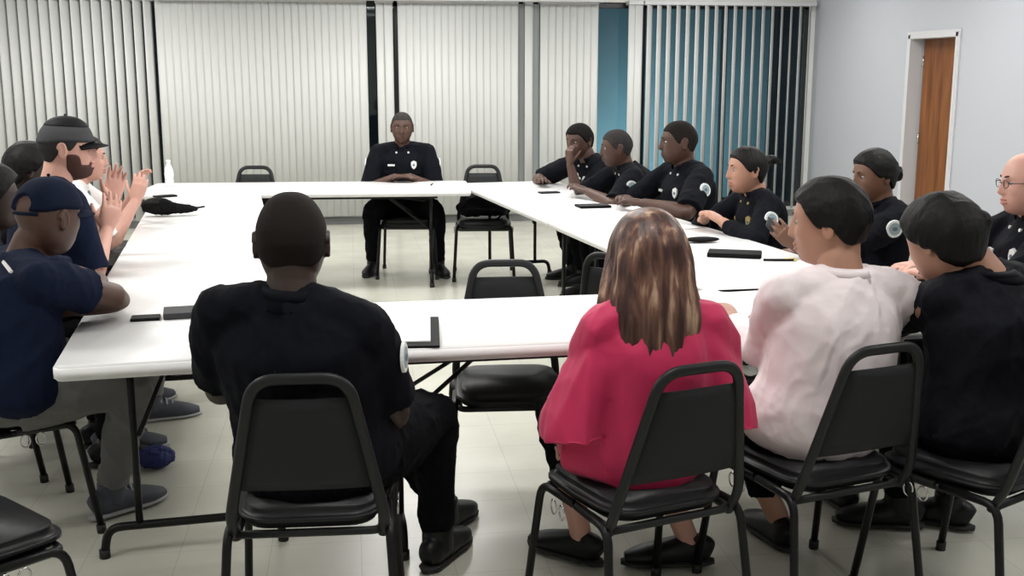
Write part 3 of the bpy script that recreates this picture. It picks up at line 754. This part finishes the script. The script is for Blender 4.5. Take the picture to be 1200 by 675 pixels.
def collar(info, m, r=.066, h=.032):
    nk, HC, s = info['neck'], info['HC'], info['s']; ax = (HC-nk); ax.z = max(ax.z, .1); ax.normalize()
    b = bmesh.new(); S = info['side']; fd = V((-S.y, S.x, 0)); N = 28; rings = []
    for (dz, dr) in ((-.028, .006), (h*.6, .002), (h, .004), (h*.6, .008), (.004, .009)):
        row = []
        for k in range(N):
            a = radians(25)+(2*pi-radians(50))*k/(N-1); dirv = fd*cos(a)+S*sin(a); front = max(0, cos(a))
            row.append(b.verts.new(nk+ax*(dz-.030*front)+dirv*((r+dr)*s)+fd*.012*front))
        rings.append(row)
    for p, q in zip(rings, rings[1:]):
        for k in range(N-1): b.faces.new((p[k], p[k+1], q[k+1], q[k]))
    o = obj('collar', b, m, info['root']); sm = o.modifiers.new('s', 'SOLIDIFY'); sm.thickness = .004
def belt(info, gear=True):
    hip, nk, s = info['hip'], info['neck'], info['s']
def cap(info, m, brim_len=.075, gap=False, th=.012, tilt=0, brim='same', strap=None):
    hm = info['hm']; me = head_mesh(hair_off('capgap' if gap else 'cap', th)); me.transform(hm); c = obj('cap', me, m, info['root'])
    b = bmesh.new(); N = 15; T_ = []; Bt = []
    for k in range(N):
        a = radians(-62+124*k/(N-1)); ix, iy = .080*sin(a), .096*cos(a)+.006
        ex, ey = ix*1.02, iy+brim_len*max(0, cos(a*1.40))
        z = .036-.012*(sin(a))**2; ze = z-.014-.010*sin(a)**2
        T_.append((b.verts.new(hm@V((ix, iy-.01, z+.002))), b.verts.new(hm@V((ex, ey, ze+.002))))); Bt.append((b.verts.new(hm@V((ix, iy-.01, z-.002))), b.verts.new(hm@V((ex, ey, ze-.002)))))
    for i in range(N-1):
        b.faces.new((T_[i][0], T_[i+1][0], T_[i+1][1], T_[i][1])); b.faces.new((Bt[i][0], Bt[i][1], Bt[i+1][1], Bt[i+1][0]))
        b.faces.new((T_[i][1], T_[i+1][1], Bt[i+1][1], Bt[i][1])); b.faces.new((T_[i][0], Bt[i][0], Bt[i+1][0], T_[i+1][0]))
    for i in (0, N-1): b.faces.new((T_[i][0], T_[i][1], Bt[i][1], Bt[i][0]))
    obj('brim', b, m if brim == 'same' else brim, c)
    obj('cap_button', ball(bmesh.new(), hm@V((0, -.005, .131)), .006), m, c)
    if strap:
        b = bmesh.new(); tube(b, [hm@V((.087*sin(a), -.102*cos(a)+.0, .012)) for a in [radians(-35+7*k) for k in range(11)]], .006, n=8); obj('strap', b, strap, c)
def glasses(info):
    hm = info['hm']; b = bmesh.new()
    for q in (-1, 1):
        tube(b, [hm@V((q*.032+.021*cos(a), .100-.004*abs(cos(a)), .010+.015*sin(a))) for a in [2*pi*i/16 for i in range(17)]], .0017, n=6, caps=False)
        tube(b, [hm@V((q*.053, .097, .014)), hm@V((q*.076, .06, .014)), hm@V((q*.083, -.01, .010))], .0018, n=6)
    tube(b, [hm@V((-.011, .102, .014)), hm@V((.011, .102, .014))], .0018, n=6)
    obj('glasses', b, 'gframe', info['root'])
def beard(info, m='beard', th=.005):
    me = head_mesh(hair_off('beard', th)); me.transform(info['hm']); obj('beard', me, m, info['root'])
def bun(info, pos, r, m='hblack', tail=None):
    hm = info['hm']; b = bmesh.new(); ball(b, hm@V(pos), (r, r*.9, r)); ball(b, hm@V((pos[0]*.6, pos[1]*.8, pos[2]*.9)), r*.8)
    if tail: tube(b, *spline([hm@V(p) for p in tail[0]], tail[1], 4))
    obj('hair_bun', fuse(b, .005, 2, [(.004, 60, 5, (1, 1, .5))]), m, info['root'])

SK_D = (0.075, 0.034, 0.022); SK_DD = (0.030, 0.015, 0.010); SK_B = (0.16, 0.075, 0.045); SK_T = (0.42, 0.22, 0.15); SK_P = (0.62, 0.34, 0.27)

# 1 officer in front, back to the camera
def local(loc, yaw, p):
    v = Matrix.Rotation(-radians(yaw), 3, 'Z')@V((p[0]-loc[0], p[1]-loc[1], 0)); return (v.x, v.y, p[2])
L1 = (-.115, 3.02); Y1 = -4
A = lambda *p: local(L1, Y1, p)
person('person in black uniform sitting in front, back to the camera, round patch on right sleeve', L1, Y1, SK_DD, 1.13, 1.12, lean=(-.045, -.08), neck_h=1.015, sh_yaw=-10, sh_roll=5, sh_w=.172,
       head=(.0, .045, .12), look=(4, -6, 0), wl=A(-.30, 3.40, .77), el=A(-.38, 3.12, .72), wr=A(.06, 3.27, .56), er=A(.10, 3.03, .66),
       knees=(A(.10, 3.46, .53), A(.24, 3.42, .52)), ankles=(A(.29, 3.68, .10), A(.25, 3.44, .10)), feet=((.5, 1), (.45, 1)),
       sleeve=.84, extras=[lambda i: officer(i, left=False)], voxel=.0045, seed=3, wr_amp=.006, hair=('short', .003, 'hbuzz'))
# 2 woman in crimson
L2 = (.80, 3.0); Y2 = 8
A = lambda *p: local(L2, Y2, p)
def long_hair(i):
    hm = i['hm']; b = bmesh.new()
    me = head_mesh(hair_off('full', .022)); me.transform(hm); b.from_mesh(me); bpy.data.meshes.remove(me)
    P, Q = spline([hm@V((0, -.02, .085)), hm@V((0, -.045, .03)), hm@V((0, -.060, -.06)), hm@V((-.002, -.075, -.14)), hm@V((-.006, -.082, -.20)), hm@V((-.010, -.090, -.275)), hm@V((-.012, -.095, -.32))],
                  [(.074, .062), (.104, .076), (.118, .070), (.124, .060), (.108, .048), (.082, .034), (.050, .016)], 6)
    tube(b, P, Q, side=hm.to_3x3()@V((1, 0, 0)), n=36)
    for q in (-1, 1):
        P, Q = spline([hm@V((q*.070, .02, .03)), hm@V((q*.092, .0, -.06)), hm@V((q*.105, -.02, -.15)), hm@V((q*.10, -.05, -.20)), hm@V((q*.085, -.07, -.25))], [.03, .036, .036, .030, .012], 5); tube(b, P, Q)
    inv = hm.inverted()
    def strands(co):
        n = len(co); h = np.hstack([co, np.ones((n, 1))])@np.array(inv).T; a = np.arctan2(h[:, 0], -h[:, 1]-.0)
        r = np.sqrt(h[:, 0]**2+h[:, 1]**2)+1e-6; zz = h[:, 2]
        low = np.clip((.10-zz)/.10, 0, 1)
        d = (.0035*np.sin(a*13+3*np.sin(zz*11))+.0018*np.sin(a*27+zz*20+1)+.001*np.sin(a*57-zz*15))*low
        h[:, 0] += h[:, 0]/r*d; h[:, 1] += h[:, 1]/r*d
        tip = np.clip((-.20-zz)/.08, 0, 1); h[:, 2] += tip*(.009*np.sin(h[:, 0]*70+1)+.006*np.sin(h[:, 0]*160))
        return (h@np.array(hm).T)[:, :3]
    obj('hair', fuse(b, .0045, 3, None, strands), 'hred', i['root'])
person('person with long auburn hair and a crimson wide-sleeved blouse, seen from behind', L2, Y2, SK_P, 1.06, 1.06, lean=(.015, -.075), neck_h=.965, sh_yaw=-2, sh_w=.150,
       head=(.0, .05, .11), look=(-8, -8, 0), wl=A(.72, 3.30, .60), wr=A(.98, 3.30, .60), eh_r=(.4, -.6, -1), eh_l=(-.4, -.6, -1), female=True,
       knees=(A(.64, 3.40, .53), A(.90, 3.42, .53)), ankles=(A(.72, 3.38, .10), A(1.06, 3.30, .10)), feet=((-.6, 1), (-1.3, 1)), shoes='loafer', pleg=.62,
       top='red', sleeve=.6, hair=None, untuck=.03, extras=[long_hair], voxel=.0045, seed=11, wr_amp=.010)
# 3 man in the white shirt
L3 = (1.40, 3.13); Y3 = 14
A = lambda *p: local(L3, Y3, p)
person('person with short black hair in a pale white long-sleeved shirt, head turned left', L3, Y3, SK_T, 1.10, 1.05, lean=(.055, -.03), neck_h=1.0, sh_yaw=-6, sh_roll=3, sh_w=.185,
       head=(-.01, .055, .135), look=(40, -6, 0), wl=A(1.25, 3.50, .79), el=A(1.27, 3.26, .74), wr=A(1.48, 3.48, .79), eh_r=(.8, -.5, -.6), eh_l=(-.8, -.4, -.5),
       knees=(A(1.22, 3.50, .53), A(1.50, 3.52, .53)), ankles=(A(1.42, 3.42, .10), A(1.78, 3.70, .10)), feet=((.1, 1), (.2, 1)), shoes='loafer', pleg=.8,
       top='white', sleeve=1.9, untuck=.02, hair=('short', .015, 'hblack'), extras=[lambda i: collar(i, 'white')], voxel=.0045, seed=21, wr_amp=.006)
# 4 person in the black jacket
L4 = (1.925, 3.06); Y4 = 20
A = lambda *p: local(L4, Y4, p)
def bob(i):
    hm = i['hm']; b = bmesh.new(); me = head_mesh(hair_off('full', .024)); me.transform(hm); b.from_mesh(me); bpy.data.meshes.remove(me)
    ball(b, hm@V((0, -.04, -.02)), (.088, .075, .075)); ball(b, hm@V((.045, -.095, .03)), .035)
    obj('hair', fuse(b, .0055, 2, [(.0018, 45, 4, (1, 1, .5))]), 'hblack', i['root'])
person('person in a bulky black jacket with dark hair, back turned, right of the white shirt', L4, Y4, SK_T, 1.10, 1.2, lean=(.0, .03), neck_h=1.00, sh_yaw=0, sh_w=.172,
       head=(-.092, .08, .082), look=(2, -22, 0), wl=A(1.85, 3.60, .78), wr=A(2.15, 3.60, .78), eh_r=(.8, -.5, -.6), eh_l=(-.8, -.4, -.5),
       knees=(A(1.85, 3.45, .53), A(2.10, 3.42, .53)), ankles=(A(1.90, 3.50, .10), A(2.08, 3.48, .10)), feet=((-.9, 1), (-.5, 1)),
       top='jacket', sleeve=1.9, hair=None, extras=[bob, lambda i: collar(i, 'jacket', .078, .03)], voxel=.0055, seed=31, wr_amp=.008)
# 5 bald officer at the right edge
L5 = (2.77, 4.20); Y5 = 82
person('person with a bald pink head and glasses in a black uniform at the right edge', L5, Y5, SK_P, 1.08, 1.15, lean=(0, -.03), neck_h=1.02, head=(0, .045, .12), look=(0, -4, 0),
       wl=(-.12, .42, .79), wr=(.12, .42, .79), extras=[lambda i: officer(i), glasses], hair=('balding', .003, 'hgrey'), voxel=.006, seed=41)
chair(2.80, 4.16, 78, 'black banquet chair under the bald officer at the right edge')
# 6 woman with bun behind the white shirt, holding a phone
L6 = (2.58, 5.15); Y6 = 94
A = lambda *p: local(L6, Y6, p)
person('person in black uniform with dark pinned-up hair, holding up a phone over the table', L6, Y6, SK_B, 1.04, 1.0, lean=(0, -.02), neck_h=.97, head=(0, .05, .125), look=(0, -10, 0), female=True, sh_w=.165,
       wl=A(2.06, 4.90, .80), wr=A(2.3, 5.40, .68), eh_l=(-.3, -.2, -1), hand_l=dict(d=V(local((0, 0), Y6, (-.55, .1, .5))), n=V(local((0, 0), Y6, (-.3, .5, .4))), curl=.55),
       extras=[lambda i: officer(i, 'gold'), lambda i: bun(i, (0, -.105, -.01), .042)], hair=('full', .014, 'hblack'), voxel=.005, seed=51)
chair(2.66, 5.15, 88, 'black banquet chair under the officer with pinned-up hair')
chair(2.52, 5.72, 80, 'empty black banquet chair between the two officers with tied-back hair')
# 7 woman with the ponytail
L7 = (2.29, 5.95); Y7 = 92
A = lambda *p: local(L7, Y7, p)
person('person in a black uniform with a dark ponytail and a gold badge, in left profile', L7, Y7, SK_T, 1.06, 1.02, lean=(0, .04), neck_h=.94, head=(0, .06, .115), look=(0, -4, 0), female=True, sh_w=.17,
       sleeve=1.75, wl=A(2.0, 5.8, .80), wr=A(1.97, 6.0, .80), extras=[lambda i: officer(i, 'gold'), lambda i: bun(i, (0.0, -.104, .040), .036, 'hblack', ([(0, -.10, .040), (.0, -.14, .045), (.01, -.175, .03), (.01, -.185, .01)], [.026, .028, .020, .008]))],
       hair=('full', .010, 'hblack'), voxel=.0055, seed=61)
chair(2.40, 5.97, 88, 'black banquet chair under the officer with the ponytail')
# 8 officer with round patch
L8 = (2.17, 6.98); Y8 = 100
A = lambda *p: local(L8, Y8, p)
person('person in black uniform with round sleeve patch, tallest officer, left of the ponytailed one', L8, Y8, SK_D, 1.16, 1.12, lean=(0, .02), neck_h=1.01, head=(0, .045, .125), look=(-16, -4, 0), sh_w=.19,
       wl=A(1.80, 6.72, .80), wr=A(1.74, 6.95, .80), extras=[lambda i: officer(i, 'silver')], hair=('short', .003, 'hbuzz'), voxel=.0055, seed=71)
chair(2.23, 7.0, 92, 'black banquet chair under the officer with the round pale sleeve patch')
# 9
L9 = (2.10, 7.62); Y9 = 92
A = lambda *p: local(L9, Y9, p)
person('person in a black uniform leaning forward over the far right table, hands together', L9, Y9, SK_D, 1.08, 1.1, lean=(0, .19), neck_h=.955, head=(0, .06, .115), look=(-10, -8, 0), sh_w=.185,
       wl=A(1.60, 7.45, .80), wr=A(1.58, 7.72, .80), knees=((-.13, .42, .53), (.13, .42, .53)), ankles=((-.12, .36, .09), (.14, .40, .09)),
       extras=[lambda i: officer(i, 'silver')], hair=('short', .004, 'hgrey'), voxel=.0055, seed=81)
chair(2.13, 7.62, 88, 'black banquet chair under the officer leaning forward over the far right table')
# 10
L10 = (2.04, 8.38); Y10 = 98
A = lambda *p: local(L10, Y10, p)
person('person in black uniform with a hand at the chin, farthest of the right row', L10, Y10, SK_D, 1.08, 1.05, lean=(0, .24), neck_h=.955, head=(0, .07, .12), look=(28, -10, 0), sh_w=.18, sh_yaw=22,
       wl=A(1.62, 8.16, .93), wr=A(1.44, 8.42, .80), eh_l=(-.1, .3, -1), eh_r=(.5, -.1, -.4), hand_l=dict(d=V((-.05, .1, 1)), n=V((.3, -.8, .2)), curl=1.0),
       knees=((-.13, .41, .53), (.13, .41, .53)), ankles=((-.12, .31, .09), (.14, .31, .09)), extras=[lambda i: officer(i, 'silver')], hair=('short', .010, 'hshort'), voxel=.0055, seed=91)
chair(2.08, 8.38, 92, 'black banquet chair under the officer with a hand at the chin')
# 11 officer facing the camera
L11 = (.42, 9.10); Y11 = 176
person('person in a black uniform sitting upright at the back table and facing the camera', L11, Y11, SK_D, 1.06, 1.02, lean=(0, -.02), neck_h=1.02, head=(0, .03, .13), look=(0, -4, 0), sh_w=.19,
       wl=(-.05, .22, .79), wr=(.05, .24, .79), eh_r=(.5, -.4, -1), eh_l=(-.5, -.4, -1), hand_r=dict(d=V((-1, .2, 0)), curl=.3), hand_l=dict(d=V((1, .2, 0)), curl=.3),
       knees=((-.26, .40, .53), (.24, .40, .53)), ankles=((-.28, .28, .09), (.25, .20, .09)), feet=((-.3, 1), (.25, 1)), extras=[lambda i: officer(i, 'silver')], hair=('short', .003, 'hgrey'), voxel=.0055, seed=101)
# 12 man in the navy cap, left front
L12 = (-1.20, 3.90); Y12 = -62
A = lambda *p: local(L12, Y12, p)
def stripe(i): stick(i, 'shirt_stripe', rect(.045, .005), 'whitet', V((.10, -.1, .98)), V((0, 1, -.1)), i['shirt'], -18)
person('person in a navy baseball cap, navy T-shirt and grey trousers leaning on the left table', L12, Y12, SK_D, 1.10, 1.15, lean=(-.02, .10), neck_h=.985, head=(.01, .08, .11), look=(28, -8, 0), sh_w=.195, sh_yaw=0,
       wr=A(-1.05, 3.92, .80), er=A(-.835, 4.04, .81), wl=A(-.92, 4.16, .83), el=A(-1.00, 4.42, .80), knees=(A(-.86, 4.30, .53), A(-.78, 3.92, .53)), ankles=(A(-1.03, 4.72, .10), A(-.90, 4.02, .10)),
       feet=((.2, 1), (-.25, 1)), top='navy', bottom='greyp', shoes='sneak', untuck=.035, sleeve=.6, hair=None,
       extras=[lambda i: cap(i, 'capnavy', .07, True, .011, strap='capnavy'), stripe, lambda i: collar(i, 'navy', .062, .012)], voxel=.005, seed=111, wr_amp=.006)
# 13 bearded man
def crown(i):
    me = head_mesh(-.006+ss(.074, .084, HP[:, 2])*.018); me.transform(i['hm']); c = [o for o in i['root'].children if o.name.startswith('cap')][0]; obj('crown_panel', me, 'black', c)
L13 = (-1.39, 5.10); Y13 = -62
A = lambda *p: local(L13, Y13, p)
person('person with reddish beard and black-peaked cap over grey hair, gesturing with raised hands', L13, Y13, SK_P, 1.12, 1.02, lean=(0, .10), neck_h=1.12, head=(-.01, .06, .13), look=(-16, -4, 0), sh_w=.18,
       wl=A(-1.12, 5.45, 1.00), wr=A(-1.10, 5.18, .90), eh_l=(-.3, .1, -1), eh_r=(.3, .1, -1), hand_r=dict(d=V((0, .3, 1)), n=V((-1, 0, 0)), curl=.4), hand_l=dict(d=V((0, .2, 1)), n=V((1, 0, 0)), curl=.3),
       top='navy', bottom='greyp', shoes='sneak', hair=('short', .006, 'hgrey'), extras=[beard, lambda i: cap(i, 'capgrey', .05, False, .010, brim='black'), crown, lambda i: collar(i, 'navy', .062, .012)], voxel=.0055, seed=121)
chair(-1.44, 5.08, -62, 'black banquet chair under the bearded man in the black-peaked cap')
# 14 person in white T-shirt
L14 = (-1.66, 6.62); Y14 = -80
A = lambda *p: local(L14, Y14, p)
def print_(i): stick(i, 'shirt_print', circ(.03, 10, 1.3), 'patchd', V((.02, .1, .90)), V((0, -1, 0)), i['shirt'])
person('person in a white T-shirt with a dark chest print, mostly behind the bearded man', L14, Y14, SK_P, 1.06, 1.0, lean=(0, .10), neck_h=.98, head=(0, .06, .125), look=(0, -4, 0),
       wl=A(-1.26, 6.80, .93), wr=A(-1.22, 6.55, .88), eh_l=(-.3, .1, -1), eh_r=(.3, .1, -1), hand_r=dict(d=V((0, .3, 1)), n=V((-1, 0, 0)), curl=.5),
       top='whitet', bottom='greyp', hair=('full', .012, 'hgrey'), extras=[print_], voxel=.006, seed=131)
chair(-1.65, 6.61, -80, 'black banquet chair under the person in the white T-shirt')
# 15, 16 two dark-haired people at the far left edge
L15 = (-1.70, 5.85); Y15 = -75
person('person with black hair in a black top, just left of the bearded man', L15, Y15, SK_DD, 1.04, 1.05, lean=(0, .06), neck_h=.99, head=(0, .04, .125), look=(10, -6, 0), top='jacket', sleeve=1.9,
       hair=('full', .022, 'hblack'), wl=(-.1, .3, .66), wr=(.1, .3, .66), voxel=.007, seed=141)
chair(-1.75, 5.84, -75, 'black banquet chair under the dark-haired person behind the bearded man')
L16 = (-1.46, 4.56); Y16 = -70
person('person with black hair cut off by the left edge, behind the navy cap', L16, Y16, SK_DD, 1.04, 1.08, lean=(0, .02), neck_h=.98, head=(0, .04, .125), look=(0, -6, 0), top='jacket', sleeve=1.9,
       hair=('full', .024, 'hblack'), wl=(-.1, .3, .66), wr=(.1, .3, .66), voxel=.007, seed=151)
chair(-1.55, 4.55, -70, 'black banquet chair under the dark-haired person at the left edge')

# ------------------------------------------------------------------ things on the tables
Z = TZ+.0005
def at(bm, loc, rz=0):
    return loc, rz
def flat(name, label, cat, size, loc, rz, m, bev=.003, group=None):
    o = obj(name, box(bmesh.new(), (0, 0, size[2]/2), size, bev), m, smooth=False, loc=loc); o.rotation_euler = (0, 0, radians(rz)); return tag(o, label, cat, group)
# padfolio with white sheet
t = thing('padfolio', 'open black padfolio with a white sheet on the front table beside the near officer', 'folder', (.10, 3.65, Z), radians(-4))
obj('cover', box(bmesh.new(), (0, 0, .004), (.36, .43, .008), .003), 'leather', t, False)
obj('paper_pad', box(bmesh.new(), (-.012, .022, .0105), (.325, .375, .005), .001), 'paper', t, False)
# notebooks near the left
t = thing('notebook', 'dark grey notebook on the left table beside the near officer\'s arm', 'notebook', (-.58, 4.04, Z), radians(8))
obj('cover', box(bmesh.new(), (0, 0, .012), (.20, .13, .022), .003), 'dgrey', t, False); obj('pages', box(bmesh.new(), (.004, 0, .012), (.198, .124, .014), .001), 'leather', t, False)
t = thing('phone', 'black phone left of the dark grey notebook on the left table', 'phone', (-.735, 3.99, Z), radians(6))
obj('body', box(bmesh.new(), (0, 0, .005), (.10, .07, .010), .003), 'black', t, False); obj('screen', box(bmesh.new(), (0, 0, .0103), (.09, .062, .001)), 'black', t, False)
# black garment / cap on the left table
b = bmesh.new()
tube(b, *spline([(-.16, 0, .03), (-.09, .01, .045), (0, 0, .04), (.10, -.01, .028), (.20, 0, .022), (.25, .01, .015)], [(.03, .025), (.07, .045), (.075, .035), (.05, .026), (.035, .02), (.02, .012)], 5))
ball(b, (-.05, .0, .07), (.045, .05, .03)); tube(b, [(.08, .03, .02), (.22, .04, .02), (.30, .03, .03)], [.018, .015, .01])
me = fuse(b, .006, 2, [(.006, 45, 3)]); zmin = min(v.co.z for v in me.vertices)
me.transform(Matrix.Translation((0, 0, -zmin)))
me.transform(Matrix.Diagonal((.82, .9, .75, 1))); o = obj('garment', me, 'leather', loc=(-1.14, 6.98, Z)); tag(o, 'crumpled black garment lying on the back left table', 'garment')
flat('slip_of_paper', 'small white slip of paper right of the crumpled black garment', 'paper', (.16, .09, .002), (-.80, 6.98, Z), 8, 'paper', 0)
t = thing('water_bottle', 'clear pale water bottle standing at the left end of the back table', 'bottle', (-1.38, 8.80, Z))
def lathe(pr, n=20):
    b = bmesh.new(); rs = [[b.verts.new((r*cos(2*pi*k/n), r*sin(2*pi*k/n), z)) for k in range(n)] for r, z in pr]
    for p, q in zip(rs, rs[1:]):
        for k in range(n): b.faces.new((p[k], p[(k+1) % n], q[(k+1) % n], q[k]))
    b.faces.new(rs[0][::-1]); b.faces.new(rs[-1]); return b
obj('bottle_body', lathe([(.028, 0), (.033, .01), (.033, .05), (.030, .055), (.033, .06), (.033, .12), (.028, .145), (.014, .17), (.013, .185)]), 'clear', t)
obj('label_band', lathe([(.0336, .065), (.0336, .11)]), 'paper', t); obj('bottle_cap', lathe([(.015, .183), (.015, .203)]), 'paper', t)
t = thing('phone', 'dark phone at the outer corner of the back left table', 'phone', (-1.30, 8.06, Z), radians(30))
obj('body', box(bmesh.new(), (0, 0, .006), (.15, .08, .012), .003), 'black', t, False); obj('screen', box(bmesh.new(), (0, 0, .0123), (.14, .07, .001)), 'black', t, False)
t = thing('pen', 'dark pen on the back table in front of the facing officer', 'pen', (.62, 8.62, Z+.006), radians(80))
obj('barrel', tube(bmesh.new(), [(-.06, 0, 0), (.05, 0, 0)], .005), 'black', t); obj('tip', tube(bmesh.new(), [(.05, 0, 0), (.068, 0, 0)], [.005, .001]), 'chrome', t)
def phone(label, loc, rz, m='dgrey', size=(.15, .075, .010)):
    t = thing('phone', label, 'phone', loc, radians(rz)); obj('body', box(bmesh.new(), (0, 0, size[2]/2), size, .003), 'black', t, False)
    obj('screen', box(bmesh.new(), (0, 0, size[2]+.0002), (size[0]*.92, size[1]*.9, .001)), m, t, False); return t
phone('dark phone on the far right table near the officer holding his chin', (1.42, 7.92, Z), 10)
flat('sheet_of_paper', 'white sheet under the grey tablet on the far right table', 'paper', (.21, .29, .0015), (1.50, 7.33, Z), 20, 'paper', 0)
t = thing('tablet', 'small grey-black tablet on the far right table in front of the officers', 'tablet', (1.55, 7.03, Z+.001), radians(5))
obj('body', box(bmesh.new(), (0, 0, .008), (.21, .14, .016), .004), 'black', t, False); obj('screen', box(bmesh.new(), (0, 0, .0163), (.19, .12, .001)), 'dgrey', t, False)
flat('folded_sheet', 'folded white sheet beside the hands of the ponytailed officer', 'paper', (.26, .20, .004), (1.78, 6.02, Z), 25, 'paper', .001)
flat('sheet_of_paper', 'white sheet lying toward the near end of the right tables, under the small black pouch', 'paper', (.28, .21, .0015), (1.77, 5.62, Z), 15, 'paper', 0)
def pouch():
    b = bmesh.new(); ball(b, (0, 0, .014), (.095, .04, .014)); return obj('glasses_case', b, 'leather', loc=(1.78, 5.46, Z+.002))
o = pouch(); tag(o, 'slim black glasses case on the near right table, behind the notebook', 'glasses case')
t = thing('notebook', 'thick black notebook on the near right table beside the hand with the phone', 'notebook', (1.80, 5.02, Z), radians(-22))
obj('cover', box(bmesh.new(), (0, 0, .011), (.25, .14, .021), .004), 'leather', t, False); obj('page_block', box(bmesh.new(), (.003, .003, .011), (.249, .139, .012), .001), 'dgrey', t, False)
t = thing('pen', 'gold-tipped pen lying right of the thick black notebook', 'pen', (1.96, 4.84, Z+.007), radians(-8))
obj('barrel', tube(bmesh.new(), [(-.08, 0, 0), (.06, 0, 0)], .006), 'black', t); obj('clip', tube(bmesh.new(), [(.02, 0, .006), (.07, 0, .006)], .003), 'gold', t); obj('tip', ball(bmesh.new(), (.066, 0, 0), (.012, .007, .007)), 'gold', t)
# phone in the hand of person 6
hp = thing('phone', 'light grey phone held up in the hand over the near right table', 'phone', (1.985, 4.97, .86), radians(20)); hp.rotation_euler = (radians(55), radians(-25), radians(60))
obj('body', box(bmesh.new(), (0, 0, 0), (.072, .145, .009), .003), 'dgrey', hp, False); obj('screen', box(bmesh.new(), (0, 0, -.0048), (.066, .135, .001)), 'screen', hp, False)
# bag on the back chair
b = bmesh.new(); tube(b, *spline([(-.20, 0, .05), (-.14, 0, .08), (0, 0, .10), (.14, 0, .075), (.21, 0, .04)], [(.06, .04), (.13, .075), (.17, .09), (.13, .065), (.05, .03)], 4), side=(0, 1, 0), n=24)
me = fuse(b, .009, 2, [(.009, 28, 8)]); zmin = min(v.co.z for v in me.vertices); me.transform(Matrix.Translation((0, 0, -zmin)))
t = thing('shoulder_bag', 'soft black bag slumped on the empty chair at the back right corner', 'bag', (1.03, 8.70, .475), radians(-6)); obj('bag_body', me, 'jacket', t)
obj('strap', tube(bmesh.new(), spline([(-.18, -.10, .06), (-.08, -.16, .09), (.06, -.16, .08), (.18, -.08, .05)], None, 5), .009), 'leather', t)
# blue cloth under the left table
b = bmesh.new(); ball(b, (0, 0, .05), (.075, .06, .052)); ball(b, (.03, .02, .045), (.055, .055, .045)); me = fuse(b, .006, 2, [(.006, 50, 6)]); zmin = min(v.co.z for v in me.vertices); me.transform(Matrix.Translation((0, 0, -zmin)))
tag(obj('cloth_bag', me, 'blue', loc=(-.83, 4.50, 0)), 'small royal blue cloth bag on the floor under the left table', 'bag')
